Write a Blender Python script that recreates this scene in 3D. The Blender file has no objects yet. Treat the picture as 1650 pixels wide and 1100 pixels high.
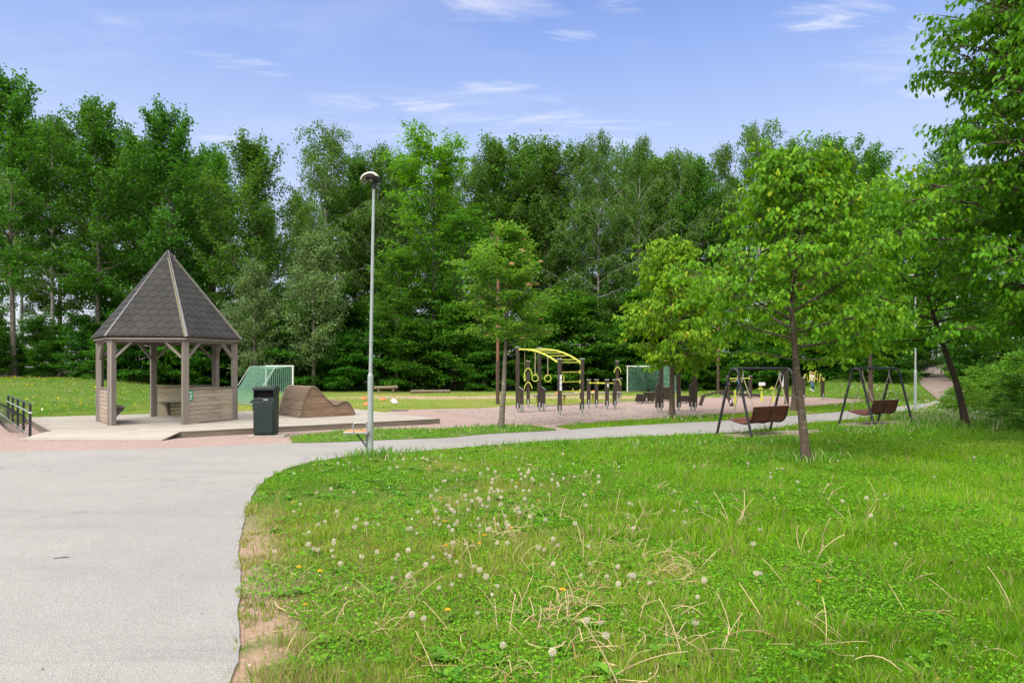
import bpy, bmesh, math, random
import numpy as np
from mathutils import Vector, Matrix
from mathutils.geometry import tessellate_polygon

# ---------------------------------------------------------------- scene, camera, light
S = bpy.context.scene
COL = S.collection
R = math.radians
random.seed(7)
RNG = np.random.default_rng(7)
EYE, FPX, CX, HZ = 1.65, 1100.0, 825.0, 590.0

cam = bpy.data.cameras.new('camera'); cam_o = bpy.data.objects.new('camera', cam); COL.objects.link(cam_o)
cam_o.location = (0, 0, EYE); cam_o.rotation_euler = (R(90), 0, 0)
cam.sensor_width = 36; cam.lens = 24; cam.shift_y = 40/1650; cam.clip_end = 3000
S.camera = cam_o

SUN_EL, SUN_AZ = 48.0, 218.0                    # azimuth clockwise from +Y
sd = Vector((math.sin(R(SUN_AZ))*math.cos(R(SUN_EL)), math.cos(R(SUN_AZ))*math.cos(R(SUN_EL)), math.sin(R(SUN_EL))))
sun = bpy.data.lights.new('sun', 'SUN'); sun.energy = 2.1; sun.angle = R(24); sun.color = (1, .95, .87)
sun_o = bpy.data.objects.new('sun', sun); COL.objects.link(sun_o)
sun_o.rotation_euler = sd.to_track_quat('Z', 'Y').to_euler(); sun_o.location = (-20, -20, 40)

S.view_settings.view_transform = 'Standard'; S.view_settings.look = 'None'
S.view_settings.exposure = 1.04; S.view_settings.gamma = 1
S.render.engine = 'CYCLES'
S.cycles.max_bounces = 5; S.cycles.diffuse_bounces = 3; S.cycles.glossy_bounces = 2
S.cycles.transmission_bounces = 4; S.cycles.transparent_max_bounces = 4
S.cycles.use_denoising = True

W = bpy.data.worlds.new('World'); S.world = W; W.use_nodes = True
def world():
    nt = W.node_tree; N = nt.nodes; L = nt.links; N.clear()
    out = N.new('ShaderNodeOutputWorld'); bg = N.new('ShaderNodeBackground'); bg.inputs[1].default_value = 0.1
    sky = N.new('ShaderNodeTexSky'); sky.sky_type = 'NISHITA'; sky.sun_disc = False
    sky.sun_elevation = R(SUN_EL); sky.sun_rotation = R(SUN_AZ); sky.air_density = 1.0; sky.dust_density = .6; sky.ozone_density = 2.0
    tc = N.new('ShaderNodeTexCoord'); sep = N.new('ShaderNodeSeparateXYZ'); L.new(tc.outputs['Generated'], sep.inputs[0])
    def math_(op, a, b=None, c=None, clamp=False):
        n = N.new('ShaderNodeMath'); n.operation = op; n.use_clamp = clamp
        for i, v in enumerate((a, b, c)):
            if v is None: continue
            if isinstance(v, (int, float)): n.inputs[i].default_value = v
            else: L.new(v, n.inputs[i])
        return n.outputs[0]
    def mix(f, a, b):
        n = N.new('ShaderNodeMix'); n.data_type = 'RGBA'
        if isinstance(f, (int, float)): n.inputs[0].default_value = f
        else: L.new(f, n.inputs[0])
        for i, v in ((6, a), (7, b)):
            if isinstance(v, tuple): n.inputs[i].default_value = v + (1,)
            else: L.new(v, n.inputs[i])
        return n.outputs[2]
    z = sep.outputs[2]
    # clean blue of the clear air, veiled white towards the horizon
    elev = N.new('ShaderNodeValToRGB'); L.new(z, elev.inputs[0])
    cr = elev.color_ramp; cr.elements[0].position = .0; cr.elements[0].color = (4.0, 3.9, 4.25, 1)
    cr.elements[1].position = .55; cr.elements[1].color = (.75, 1.35, 3.7, 1)
    for p, c in ((.12, (3.4, 3.6, 4.5, 1)), (.30, (2.75, 3.35, 5.0, 1)), (.42, (1.65, 2.4, 4.7, 1))):
        e = cr.elements.new(p); e.color = c
    base = mix(.8, sky.outputs[0], elev.outputs[0])
    # cirrus streaks: noise in a projected cloud plane
    zc = math_('MAXIMUM', z, .03)
    px = math_('DIVIDE', sep.outputs[0], zc); py = math_('DIVIDE', sep.outputs[1], zc)
    cv = N.new('ShaderNodeCombineXYZ'); L.new(px, cv.inputs[0]); L.new(py, cv.inputs[1])
    def noise(scale, detail, loc, sc, rough=.6, dist=0):
        m = N.new('ShaderNodeMapping'); L.new(cv.outputs[0], m.inputs[0]); m.inputs['Location'].default_value = loc; m.inputs['Scale'].default_value = sc
        m.inputs['Rotation'].default_value = (0, 0, R(-12))
        n = N.new('ShaderNodeTexNoise'); n.inputs['Scale'].default_value = scale; n.inputs['Detail'].default_value = detail
        n.inputs['Roughness'].default_value = rough; n.inputs['Distortion'].default_value = dist; L.new(m.outputs[0], n.inputs[0]); return n.outputs[0]
    n1 = noise(1.0, 7, (3.1, 1.7, 0), (.9, 1.5, 1), .62, .4)
    n2 = noise(.32, 3, (7.3, 2.2, 0), (1, 1.2, 1))
    c1 = N.new('ShaderNodeMapRange'); L.new(n1, c1.inputs[0]); c1.inputs[1].default_value = .5; c1.inputs[2].default_value = .78
    c2 = N.new('ShaderNodeMapRange'); L.new(n2, c2.inputs[0]); c2.inputs[1].default_value = .42; c2.inputs[2].default_value = .62
    cl = math_('MULTIPLY', math_('MULTIPLY', c1.outputs[0], c2.outputs[0], clamp=True), .22)
    # small fair-weather cloud puffs in given directions (azimuth, elevation, half sizes, strength)
    at = math_('ARCTAN2', sep.outputs[0], sep.outputs[1]); el = math_('ARCSINE', z)
    tot = cl
    puffs = [((810, 10), 75, 16, .55), ((910, 60), 40, 9, .6), ((1325, 36), 42, 9, .6), ((1480, 40), 26, 13, .55), ((1370, 12), 90, 20, .5),
             ((800, 145), 50, 10, .55), ((668, 168), 50, 9, .75), ((545, 172), 50, 12, .35), ((730, 190), 50, 10, .4), ((860, 215), 60, 10, .7),
             ((390, 104), 60, 9, .4), ((880, 190), 55, 9, .4), ((375, 229), 40, 6, .45), ((1520, 140), 70, 20, .7), ((1010, 228), 40, 9, .5), ((1000, 8), 30, 11, .4), ((180, 32), 40, 8, .2), ((1000, 66), 60, 10, .2), ((640, 215), 60, 9, .3), ((1450, 95), 110, 26, .3), ((1580, 60), 60, 26, .35), ((740, 160), 160, 14, .22), ((930, 195), 130, 14, .3)]
    for (x, y), w, h, s in puffs:
        vx, vz = (x-CX)/FPX, (HZ-y)/FPX
        a0 = math.atan2(vx, 1); e0 = math.asin(vz/math.sqrt(1+vx*vx+vz*vz)); k = math.cos(a0)
        wa, he = 1.35*w/FPX*k*k, 1.5*h/FPX*k*.92
        wob = noise(3.4, 9, (x*.13, y*.31, 0), (.55, 1.9, 1), .7, 1.2)
        dx = math_('DIVIDE', math_('SUBTRACT', at, a0), wa); dy = math_('DIVIDE', math_('SUBTRACT', el, e0), he)
        d2 = math_('ADD', math_('MULTIPLY', dx, dx), math_('MULTIPLY', dy, dy))
        d2 = math_('ADD', d2, math_('MULTIPLY', math_('SUBTRACT', wob, .47), 7.0))
        f = N.new('ShaderNodeMapRange'); f.interpolation_type = 'SMOOTHSTEP'; L.new(d2, f.inputs[0])
        f.inputs[1].default_value = 1.2; f.inputs[2].default_value = -1.3; f.inputs[3].default_value = 0; f.inputs[4].default_value = s
        tot = math_('ADD', tot, f.outputs[0], clamp=True)
    colr = mix(math_('MULTIPLY', tot, .95), base, (5.2, 5.15, 5.4))
    # added bright overcast, unseen above and behind, to fill the light; clear in front
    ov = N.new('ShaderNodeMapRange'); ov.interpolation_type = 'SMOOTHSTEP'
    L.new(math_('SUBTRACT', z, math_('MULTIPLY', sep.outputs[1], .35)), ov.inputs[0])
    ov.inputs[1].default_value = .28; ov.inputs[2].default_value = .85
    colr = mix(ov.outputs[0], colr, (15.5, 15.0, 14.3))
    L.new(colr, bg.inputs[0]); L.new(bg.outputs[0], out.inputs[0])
world()

# ---------------------------------------------------------------- helpers
def ss(t):
    t = np.clip(t, 0, 1); return t*t*(3-2*t)
def gz(x, y):                                    # height of the ground
    x = np.asarray(x, float); y = np.asarray(y, float)
    hill = np.interp(y, [0, 31, 38, 45, 60, 75, 140], [0, 0, .5, 1.04, 1.62, 2.1, 3.2])*ss((x-15)/8)
    bank = .9*ss((-16-x)/14)*ss((y-21)/18)
    lawn = .3*ss((x-11)/8)*(1-ss((y-17)/5))
    return hill+bank+lawn
def g(x, y): return float(gz(x, y))
def gp(px, py, h=0.0):                           # the ground point (or a point h above it) seen at a place in the photo
    dx, dz = (px-CX)/FPX, -(py-HZ)/FPX
    lo, hi = 1.5, 140.0
    for _ in range(60):
        m = (lo+hi)/2
        if EYE+dz*m - h - g(dx*m, m) > 0: lo = m
        else: hi = m
    return (dx*lo, lo)
def zt(py, Y): return EYE-(py-HZ)*Y/FPX          # height seen at row py at depth Y

def hsh(i, j, s):
    n = (i*374761393 + j*668265263 + s*974711) & 0xffffffff
    n = ((n ^ (n >> 13))*1274126177) & 0xffffffff
    return ((n ^ (n >> 16)) & 0xffff)/65535.0
def vnoise(x, y, s=1):
    x = np.asarray(x, float); y = np.asarray(y, float)
    i = np.floor(x).astype(np.int64); j = np.floor(y).astype(np.int64); u = x-i; v = y-j
    u = u*u*(3-2*u); v = v*v*(3-2*v)
    a, b, c, d = hsh(i, j, s), hsh(i+1, j, s), hsh(i, j+1, s), hsh(i+1, j+1, s)
    return (a*(1-u)+b*u)*(1-v)+(c*(1-u)+d*u)*v
def fbm(x, y, s=1): return .55*vnoise(x, y, s)+.3*vnoise(2.1*x, 2.1*y, s+5)+.15*vnoise(4.3*x, 4.3*y, s+9)
def inpoly(x, y, P):
    P = np.asarray(P); r = np.zeros(np.shape(x), bool); n = len(P)
    for k in range(n):
        x0, y0 = P[k]; x1, y1 = P[(k+1) % n]
        if y0 == y1: continue
        c = ((y0 > y) != (y1 > y)) & (x < (x1-x0)*(y-y0)/(y1-y0)+x0); r ^= c
    return r

def tag(o, label=None, cat=None, group=None, kind=None):
    if label: o['label'] = label
    if cat: o['category'] = cat
    if group: o['group'] = group
    if kind: o['kind'] = kind
    return o
def empty(name, loc, rz=0, label=None, cat=None, group=None):
    o = bpy.data.objects.new(name, None); COL.objects.link(o); o.empty_display_size = .2
    o.location = loc; o.rotation_euler = (0, 0, rz); return tag(o, label, cat, group)
def link(name, me, m, parent=None):
    o = bpy.data.objects.new(name, me); COL.objects.link(o)
    if m: me.materials.append(m)
    if parent: o.parent = parent
    return o
def children(o): return [c for c in COL.objects if c.parent == o]
def copy_tree(o, parent=None, kids=None):
    c = o.copy(); COL.objects.link(c)
    if parent: c.parent = parent
    for ch in (kids if kids is not None else children(o)): copy_tree(ch, c)
    return c

class MB:
    """collects shapes and links them as one mesh"""
    def __init__(s): s.V = []; s.F = []; s.A = []; s.Rn = []
    def add(s, V, F, A=None, r=None):
        b = len(s.V); r = random.random() if r is None else r
        s.V += [tuple(v) for v in V]; s.F += [tuple(b+i for i in f) for f in F]
        off = random.random()*9
        s.A += [(a[0]+off, a[1]+off*.7, a[2]) for a in (A if A is not None else V)]; s.Rn += [r]*len(V); return s
    def box(s, c, sz, M=None, r=None, taper=1.0):
        c = Vector(c); h = [v/2 for v in sz]; V = []; A = []
        order = sorted(range(3), key=lambda i: -sz[i])
        for k in (-1, 1):
            t = 1 if k < 0 else taper
            for (i, j) in ((-1, -1), (1, -1), (1, 1), (-1, 1)):
                p = Vector((i*h[0]*t, j*h[1]*t, k*h[2])); A.append(tuple(p[o] for o in order)); V.append(c+(M @ p if M else p))
        return s.add(V, [(3, 2, 1, 0), (4, 5, 6, 7), (0, 1, 5, 4), (1, 2, 6, 5), (2, 3, 7, 6), (3, 0, 4, 7)], A, r)
    def bar(s, a, b, w, h, up=(0, 0, 1), r=None):   # a rectangular bar between two points
        a = Vector(a); b = Vector(b); d = b-a; L = d.length; x = d/L
        y = Vector(up).cross(x)
        if y.length < 1e-4: y = Vector((0, 1, 0)).cross(x)
        y.normalize(); z = x.cross(y)
        return s.box((a+b)/2, (L, w, h), Matrix((x, y, z)).transposed(), r)
    def tube(s, pts, rad, n=8, closed=False, cap=True, r=None):
        P = [Vector(p) for p in pts]; m = len(P)
        rs = rad if isinstance(rad, (list, tuple, np.ndarray)) else [rad]*m
        V = []; F = []; A = []; prev = None; dist = 0
        for k in range(m):
            if closed: d = P[(k+1) % m]-P[k-1]
            else: d = P[min(k+1, m-1)]-P[max(k-1, 0)]
            if d.length < 1e-9: d = Vector((0, 0, 1))
            d.normalize()
            if prev is None:
                u = d.cross(Vector((0, 0, 1)))
                if u.length < .1: u = d.cross(Vector((1, 0, 0)))
            else: u = prev-d*prev.dot(d)
            u.normalize(); prev = u; v = d.cross(u)
            if k: dist += (P[k]-P[k-1]).length
            for i in range(n):
                a = 2*math.pi*i/n
                V.append(P[k]+(u*math.cos(a)+v*math.sin(a))*rs[k]); A.append((dist, math.cos(a)*rs[k], math.sin(a)*rs[k]))
        for k in range(m if closed else m-1):
            q = (k+1) % m
            for i in range(n):
                j = (i+1) % n; F.append((k*n+i, k*n+j, q*n+j, q*n+i))
        if cap and not closed: F.append(tuple(range(n-1, -1, -1))); F.append(tuple((m-1)*n+i for i in range(n)))
        return s.add(V, F, A, r)
    def lathe(s, prof, c=(0, 0, 0), n=20, M=None, r=None):
        c = Vector(c); V = []; F = []
        for (rr, z) in prof:
            for i in range(n):
                a = 2*math.pi*i/n; p = Vector((rr*math.cos(a), rr*math.sin(a), z)); V.append(c+(M @ p if M else p))
        for k in range(len(prof)-1):
            for i in range(n):
                j = (i+1) % n; F.append((k*n+i, k*n+j, (k+1)*n+j, (k+1)*n+i))
        F.append(tuple(range(n-1, -1, -1))); F.append(tuple((len(prof)-1)*n+i for i in range(n)))
        return s.add(V, F, None, r)
    def prism(s, poly, o, u, v, w, depth, r=None):   # polygon in the plane (u, v) at o, pushed along w
        o = Vector(o); u = Vector(u); v = Vector(v); w = Vector(w); n = len(poly)
        V = [o+u*a+v*b for a, b in poly]+[o+u*a+v*b+w*depth for a, b in poly]
        A = [(a, b, 0) for a, b in poly]+[(a, b, depth) for a, b in poly]
        F = [tuple(range(n-1, -1, -1)), tuple(range(n, 2*n))]+[(i, (i+1) % n, n+(i+1) % n, n+i) for i in range(n)]
        return s.add(V, F, A, r)
    def build(s, name, m, parent=None, bevel=0, smooth=35):
        me = bpy.data.meshes.new(name); me.from_pydata(s.V, [], s.F)
        bm = bmesh.new(); bm.from_mesh(me); bmesh.ops.recalc_face_normals(bm, faces=bm.faces); bm.to_mesh(me); bm.free()
        at = me.attributes.new('loc', 'FLOAT_VECTOR', 'POINT'); at.data.foreach_set('vector', np.array(s.A, 'f').ravel())
        at = me.attributes.new('rnd', 'FLOAT', 'POINT'); at.data.foreach_set('value', np.array(s.Rn, 'f'))
        if smooth:
            me.polygons.foreach_set('use_smooth', [True]*len(me.polygons)); me.set_sharp_from_angle(angle=R(smooth))
        o = link(name, me, m, parent)
        if bevel:
            b = o.modifiers.new('bevel', 'BEVEL'); b.width = bevel; b.segments = 2; b.limit_method = 'ANGLE'; b.angle_limit = R(50)
        return o

def np_mesh(name, V, faces, attrs=None, col=None, smooth=False):
    """fast mesh from arrays; faces is a list of (n, k) index arrays"""
    me = bpy.data.meshes.new(name); V = np.asarray(V, np.float32)
    me.vertices.add(len(V)); me.vertices.foreach_set('co', V.ravel())
    idx = np.concatenate([f.ravel() for f in faces]).astype(np.int32)
    tot = np.concatenate([np.full(len(f), f.shape[1]) for f in faces]).astype(np.int32)
    st = np.concatenate([[0], np.cumsum(tot)[:-1]]).astype(np.int32)
    me.loops.add(len(idx)); me.loops.foreach_set('vertex_index', idx)
    me.polygons.add(len(tot)); me.polygons.foreach_set('loop_start', st); me.polygons.foreach_set('loop_total', tot)
    if smooth: me.polygons.foreach_set('use_smooth', np.ones(len(tot), bool))
    me.update(calc_edges=True)
    if attrs is not None: a = me.attributes.new('rnd', 'FLOAT', 'POINT'); a.data.foreach_set('value', attrs.astype(np.float32))
    if col is not None: a = me.attributes.new('col', 'FLOAT_COLOR', 'POINT'); a.data.foreach_set('color', col.astype(np.float32).ravel())
    return me

# ---------------------------------------------------------------- materials
class NT:
    def __init__(s, name):
        s.m = bpy.data.materials.new(name); s.m.use_nodes = True; s.t = s.m.node_tree; s.N = s.t.nodes; s.L = s.t.links; s.N.clear()
        s.out = s.N.new('ShaderNodeOutputMaterial')
    def n(s, kind, **kw):
        n = s.N.new('ShaderNode'+kind)
        for k, v in kw.items(): setattr(n, k, v)
        return n
    def put(s, sock, v):
        if isinstance(v, (int, float)): sock.default_value = v
        elif isinstance(v, tuple): sock.default_value = v+(1,) if len(v) == 3 and sock.type == 'RGBA' else v
        else: s.L.new(v, sock)
    def mix(s, f, a, b, mode='MIX'):
        n = s.n('Mix', data_type='RGBA', blend_type=mode); s.put(n.inputs[0], f); s.put(n.inputs[6], a); s.put(n.inputs[7], b); return n.outputs[2]
    def math(s, op, a, b=0, clamp=False):
        n = s.n('Math', operation=op, use_clamp=clamp); s.put(n.inputs[0], a); s.put(n.inputs[1], b); return n.outputs[0]
    def noise(s, vec, scale, detail=4, rough=.55, dist=0):
        n = s.n('TexNoise'); s.put(n.inputs['Vector'], vec); n.inputs['Scale'].default_value = scale; n.inputs['Detail'].default_value = detail
        n.inputs['Roughness'].default_value = rough; n.inputs['Distortion'].default_value = dist; return n.outputs[0]
    def rng(s, v, a, b, c=0, d=1, sm=False):
        n = s.n('MapRange'); n.clamp = True
        if sm: n.interpolation_type = 'SMOOTHSTEP'
        s.put(n.inputs[0], v)
        for i, q in enumerate((a, b, c, d)): n.inputs[i+1].default_value = q
        return n.outputs[0]
    def mapping(s, vec, sc): n = s.n('Mapping'); s.put(n.inputs[0], vec); n.inputs['Scale'].default_value = sc; return n.outputs[0]
    def attr(s, name): return s.n('Attribute', attribute_name=name)
    def bump(s, h, st, dist=.01): n = s.n('Bump'); n.inputs['Strength'].default_value = st; n.inputs['Distance'].default_value = dist; s.put(n.inputs['Height'], h); return n.outputs[0]
    def bsdf(s, col, rough=.8, metal=0, normal=None, spec=.4):
        b = s.n('BsdfPrincipled'); s.put(b.inputs['Base Color'], col); s.put(b.inputs['Roughness'], rough); s.put(b.inputs['Metallic'], metal)
        b.inputs['Specular IOR Level'].default_value = spec
        if normal is not None: s.L.new(normal, b.inputs['Normal'])
        s.L.new(b.outputs[0], s.out.inputs[0]); return b
def plain(name, c1, c2=None, scale=6, rough=.6, metal=0, bump=.15, spec=.4, fine=60):
    t = NT(name); co = t.n('TexCoord').outputs['Object']; c2 = c2 or tuple(v*.7 for v in c1)
    f = t.rng(t.noise(co, scale, 6, .65), .3, .7); f2 = t.noise(co, fine, 3)
    c = t.mix(f, c1, c2); c = t.mix(t.math('MULTIPLY', f2, .3), c, tuple(v*.6 for v in c1))
    t.bsdf(c, t.rng(f2, .2, .8, rough-.1, min(1, rough+.12)), metal, t.bump(f2, bump, .004), spec); return t.m
def wood(name, c1, c2, c3=None, grain=26, rough=.85, var=.5, bump=.4, knots=True):
    t = NT(name); v = t.attr('loc').outputs['Vector']; r = t.attr('rnd').outputs['Fac']
    gr = t.noise(t.mapping(v, (1.3, grain, grain)), 1.6, 6, .6, .5); big = t.noise(t.mapping(v, (.8, 3, 3)), 1.2, 4)
    c = t.mix(t.rng(gr, .3, .72), c1, c2); c = t.mix(t.math('MULTIPLY', r, var), c, c3 or tuple(x*.62 for x in c2))
    c = t.mix(t.math('MULTIPLY', t.rng(big, .52, .75), .55), c, tuple(x*.5 for x in c2))
    if knots:
        k = t.n('TexVoronoi'); t.put(k.inputs['Vector'], t.mapping(v, (2.2, 8, 8))); k.inputs['Scale'].default_value = 1
        c = t.mix(t.rng(k.outputs['Distance'], .13, .05, 0, .75), c, tuple(x*.3 for x in c2))
    t.bsdf(c, rough, 0, t.bump(gr, bump, .004), .25); return t.m
def leafmat(name, c1, c2, c3=None, trans=.4, var=.25, rough=.5, spec=.14):
    t = NT(name); r = t.attr('rnd').outputs['Fac']; orr = t.n('ObjectInfo').outputs['Random']
    rp = t.n('ValToRGB'); t.put(rp.inputs[0], r); e = rp.color_ramp.elements
    e[0].color = c1+(1,); e[1].color = c2+(1,); e[1].position = .86
    q = rp.color_ramp.elements.new(1.0); q.color = (c3 or c2)+(1,)
    h = t.n('HueSaturation'); t.put(h.inputs['Color'], rp.outputs[0])
    t.put(h.inputs['Hue'], t.rng(orr, 0, 1, .5-.014*var/.25, .5+.010*var/.25)); t.put(h.inputs['Value'], t.rng(t.math('FRACT', t.math('MULTIPLY', orr, 7.31)), 0, 1, 1-var, 1+var))
    c = h.outputs[0]
    b = t.n('BsdfPrincipled'); t.put(b.inputs['Base Color'], c); b.inputs['Roughness'].default_value = rough; b.inputs['Specular IOR Level'].default_value = spec
    tr = t.n('BsdfTranslucent'); t.put(tr.inputs[0], t.mix(.55, c, t.mix(1.0, c, (1.5, 1.35, .35), 'MULTIPLY')))
    mx = t.n('MixShader'); mx.inputs[0].default_value = trans; t.L.new(b.outputs[0], mx.inputs[1]); t.L.new(tr.outputs[0], mx.inputs[2])
    t.L.new(mx.outputs[0], t.out.inputs[0]); return t.m
def colmat(name, trans=.3, rough=.6):
    t = NT(name); c = t.attr('col').outputs['Color']
    b = t.n('BsdfPrincipled'); t.put(b.inputs['Base Color'], c); b.inputs['Roughness'].default_value = rough; b.inputs['Specular IOR Level'].default_value = .08
    tr = t.n('BsdfTranslucent'); t.put(tr.inputs[0], c)
    mx = t.n('MixShader'); mx.inputs[0].default_value = trans; t.L.new(b.outputs[0], mx.inputs[1]); t.L.new(tr.outputs[0], mx.inputs[2])
    t.L.new(mx.outputs[0], t.out.inputs[0]); return t.m
def bark(name, c1, c2, sc=(9, 9, 2.2), marks=None):
    t = NT(name); co = t.n('TexCoord').outputs['Object']
    f = t.noise(t.mapping(co, sc), 2.2, 6, .7); c = t.mix(t.rng(f, .35, .65), c1, c2)
    if marks:
        f3 = t.noise(t.mapping(co, (3, 3, 16)), 1.5, 4, .7); c = t.mix(t.rng(f3, .58, .66), c, marks)
    t.bsdf(c, .9, 0, t.bump(f, .8, .02), .15); return t.m

M = {}
M['bark_cherry'] = bark('cherry_bark', (.115, .085, .062), (.055, .04, .03), (10, 10, 3), (.2, .17, .13))
M['bark_rowan'] = bark('rowan_bark', (.17, .15, .12), (.08, .065, .05), (8, 8, 5), (.30, .29, .25))
M['bark_grey'] = bark('grey_bark', (.17, .155, .12), (.07, .06, .045), (4, 4, 1.5))
M['bark_birch'] = bark('birch_bark', (.34, .33, .29), (.14, .13, .11), (3, 3, 2), (.03, .028, .025))
M['bark_dark'] = bark('dark_bark', (.06, .045, .032), (.03, .022, .016), (5, 5, 1.5))
M['leaf_cherry'] = leafmat('cherry_leaves', (.048, .162, .005), (.152, .33, .009), (.34, .42, .022), .46, .05)
M['leaf_young'] = leafmat('young_cherry_leaves', (.07, .20, .007), (.20, .37, .012), (.40, .43, .035), .48, .05)
M['leaf_rowan'] = leafmat('rowan_leaves', (.075, .20, .018), (.165, .33, .03), (.26, .34, .05), .46, .05)
M['leaf_big'] = leafmat('roadside_cherry_leaves', (.036, .145, .005), (.108, .285, .009), (.18, .31, .018), .45, .05)
M['leaf_aspen'] = leafmat('aspen_leaves', (.026, .112, .008), (.074, .212, .015), (.11, .24, .02), .45, .12)
M['leaf_birch'] = leafmat('birch_leaves', (.038, .112, .012), (.096, .21, .024), (.13, .24, .034), .45, .1)
M['leaf_maple'] = leafmat('maple_leaves', (.034, .132, .009), (.086, .235, .014), (.11, .26, .018), .45, .12)
M['leaf_bright'] = leafmat('bright_maple_leaves', (.066, .2, .009), (.135, .33, .015), (.19, .36, .026), .47, .05)
M['leaf_sallow'] = leafmat('sallow_leaves', (.062, .125, .030), (.145, .23, .082), (.23, .30, .14), .34, .08, .6)
M['leaf_under'] = leafmat('undergrowth_leaves', (.018, .088, .007), (.062, .195, .013), (.09, .23, .017), .42, .18)
M['leaf_shrub'] = leafmat('shrub_leaves', (.046, .155, .010), (.125, .29, .018), (.19, .33, .03), .42, .12)
M['grass'] = colmat('grass_blades', .35, .5)
M['weed'] = colmat('weed_leaves', .35, .5)
M['dry'] = colmat('dry_stalks', .2, .8)
M['flower'] = colmat('flower_petals', .3, .8)

def mat_ground():
    t = NT('lawn_soil'); p = t.n('NewGeometry').outputs['Position']
    sep = t.n('SeparateXYZ'); t.put(sep.inputs[0], p); x, y = sep.outputs[0], sep.outputs[1]
    n1 = t.noise(p, .35, 5); n2 = t.noise(p, 2.3, 5, .65); n3 = t.noise(p, 26, 4, .7)
    grass = t.mix(t.rng(n2, .3, .7), (.045, .115, .010), (.10, .175, .020)); grass = t.mix(t.rng(n3, .35, .75), grass, (.035, .07, .012))
    soil = t.mix(t.rng(n3, .3, .7), (.22, .165, .11), (.10, .07, .045))
    c = t.mix(t.rng(t.math('ADD', n2, t.math('MULTIPLY', n3, .25)), .66, .8), grass, soil)
    # mown playing field beyond the gravel, worn to dirt along its middle
    fld = t.math('MULTIPLY', t.rng(y, 22.5, 25, sm=True), t.rng(y, 47, 40, sm=True))
    fld = t.math('MULTIPLY', fld, t.math('MULTIPLY', t.rng(x, -17, -10, sm=True), t.rng(x, 15, 8, sm=True)))
    mown = t.mix(t.rng(n2, .3, .7), (.155, .185, .034), (.20, .19, .055)); mown = t.mix(t.rng(n1, .4, .65), mown, (.10, .17, .02)); mown = t.mix(t.math('MULTIPLY', t.rng(n3, .4, .7), .5), mown, (.08, .12, .02))
    c = t.mix(fld, c, mown)
    yy = t.math('ADD', y, t.math('MULTIPLY', t.math('SUBTRACT', n1, .5), 5))
    wv = t.math('MULTIPLY', t.rng(t.math('ABSOLUTE', t.math('SUBTRACT', yy, 36.5)), 2.6, .9, sm=True), t.math('MULTIPLY', t.rng(x, -12, -5, sm=True), t.rng(x, 11, 5, sm=True)))
    c = t.mix(t.math('MULTIPLY', wv, t.rng(n2, .25, .5)), c, t.mix(n3, (.36, .27, .19), (.25, .18, .12)))
    edge_soil = t.math('MULTIPLY', t.math('MULTIPLY', t.rng(x, -.55, -1.05, sm=True), t.rng(y, 8.5, 6.0, sm=True)), t.rng(n2, .28, .46))
    c = t.mix(edge_soil, c, t.mix(t.rng(n3, .3, .7), (.30, .21, .155), (.2, .135, .095)))
    # dark brown floor under the wood
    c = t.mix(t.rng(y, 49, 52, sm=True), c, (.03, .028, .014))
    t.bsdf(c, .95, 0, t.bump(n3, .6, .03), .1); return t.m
def mat_asphalt():
    t = NT('worn_asphalt'); p = t.n('NewGeometry').outputs['Position']
    v = t.n('TexVoronoi'); t.put(v.inputs['Vector'], p); v.inputs['Scale'].default_value = 95
    v2 = t.n('TexVoronoi'); t.put(v2.inputs['Vector'], p); v2.inputs['Scale'].default_value = 38
    n1 = t.noise(p, .45, 5, .6); n2 = t.noise(p, 3.5, 5, .65); n3 = t.noise(t.mapping(p, (.25, 1.6, 1)), 1.1, 5, .6, .4)
    vc = t.n('SeparateColor'); t.put(vc.inputs[0], v.outputs['Color'])
    c = t.mix(t.rng(n1, .35, .65), (.255, .244, .232), (.212, .205, .198)); c = t.mix(t.math('MULTIPLY', t.rng(n2, .35, .7), .35), c, (.195, .185, .174))
    c = t.mix(t.rng(n3, .55, .7, 0, .6), c, (.175, .168, .16)); c = t.mix(t.rng(t.noise(p, 1.1, 6, .7), .6, .72, 0, .35), c, (.165, .158, .15))
    c = t.mix(t.rng(vc.outputs[0], .3, 1, 0, .42), c, (.145, .14, .135)); c = t.mix(t.rng(vc.outputs[1], .85, .97, 0, .5), c, (.31, .297, .283))
    ck = t.n('TexVoronoi', feature='DISTANCE_TO_EDGE'); t.put(ck.inputs['Vector'], t.math('ADD', 0, 0) if False else p); ck.inputs['Scale'].default_value = .16
    c = t.mix(t.math('MULTIPLY', t.rng(ck.outputs['Distance'], .012, .002), t.rng(n2, .5, .62, 0, .5)), c, (.12, .115, .11))
    h = t.math('ADD', v.outputs['Distance'], t.math('MULTIPLY', v2.outputs['Distance'], .5))
    t.bsdf(c, .9, 0, t.bump(h, .55, .008), .25); return t.m
def mat_gravel(name, c1, c2, c3, sc, bump):
    t = NT(name); p = t.n('NewGeometry').outputs['Position']
    v = t.n('TexVoronoi'); t.put(v.inputs['Vector'], p); v.inputs['Scale'].default_value = sc
    vc = t.n('SeparateColor'); t.put(vc.inputs[0], v.outputs['Color']); n1 = t.noise(p, .6, 5, .6); n2 = t.noise(p, 5, 4)
    c = t.mix(vc.outputs[0], c1, c2); c = t.mix(t.rng(vc.outputs[1], .72, .95), c, c3); c = t.mix(t.rng(n1, .4, .7, 0, .5), c, tuple(x*.8 for x in c1)); c = t.mix(t.rng(n2, .5, .8, 0, .4), c, c2)
    t.bsdf(c, .95, 0, t.bump(v.outputs['Distance'], bump, .03), .2); return t.m
M['ground'] = mat_ground(); M['asphalt'] = mat_asphalt()
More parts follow.
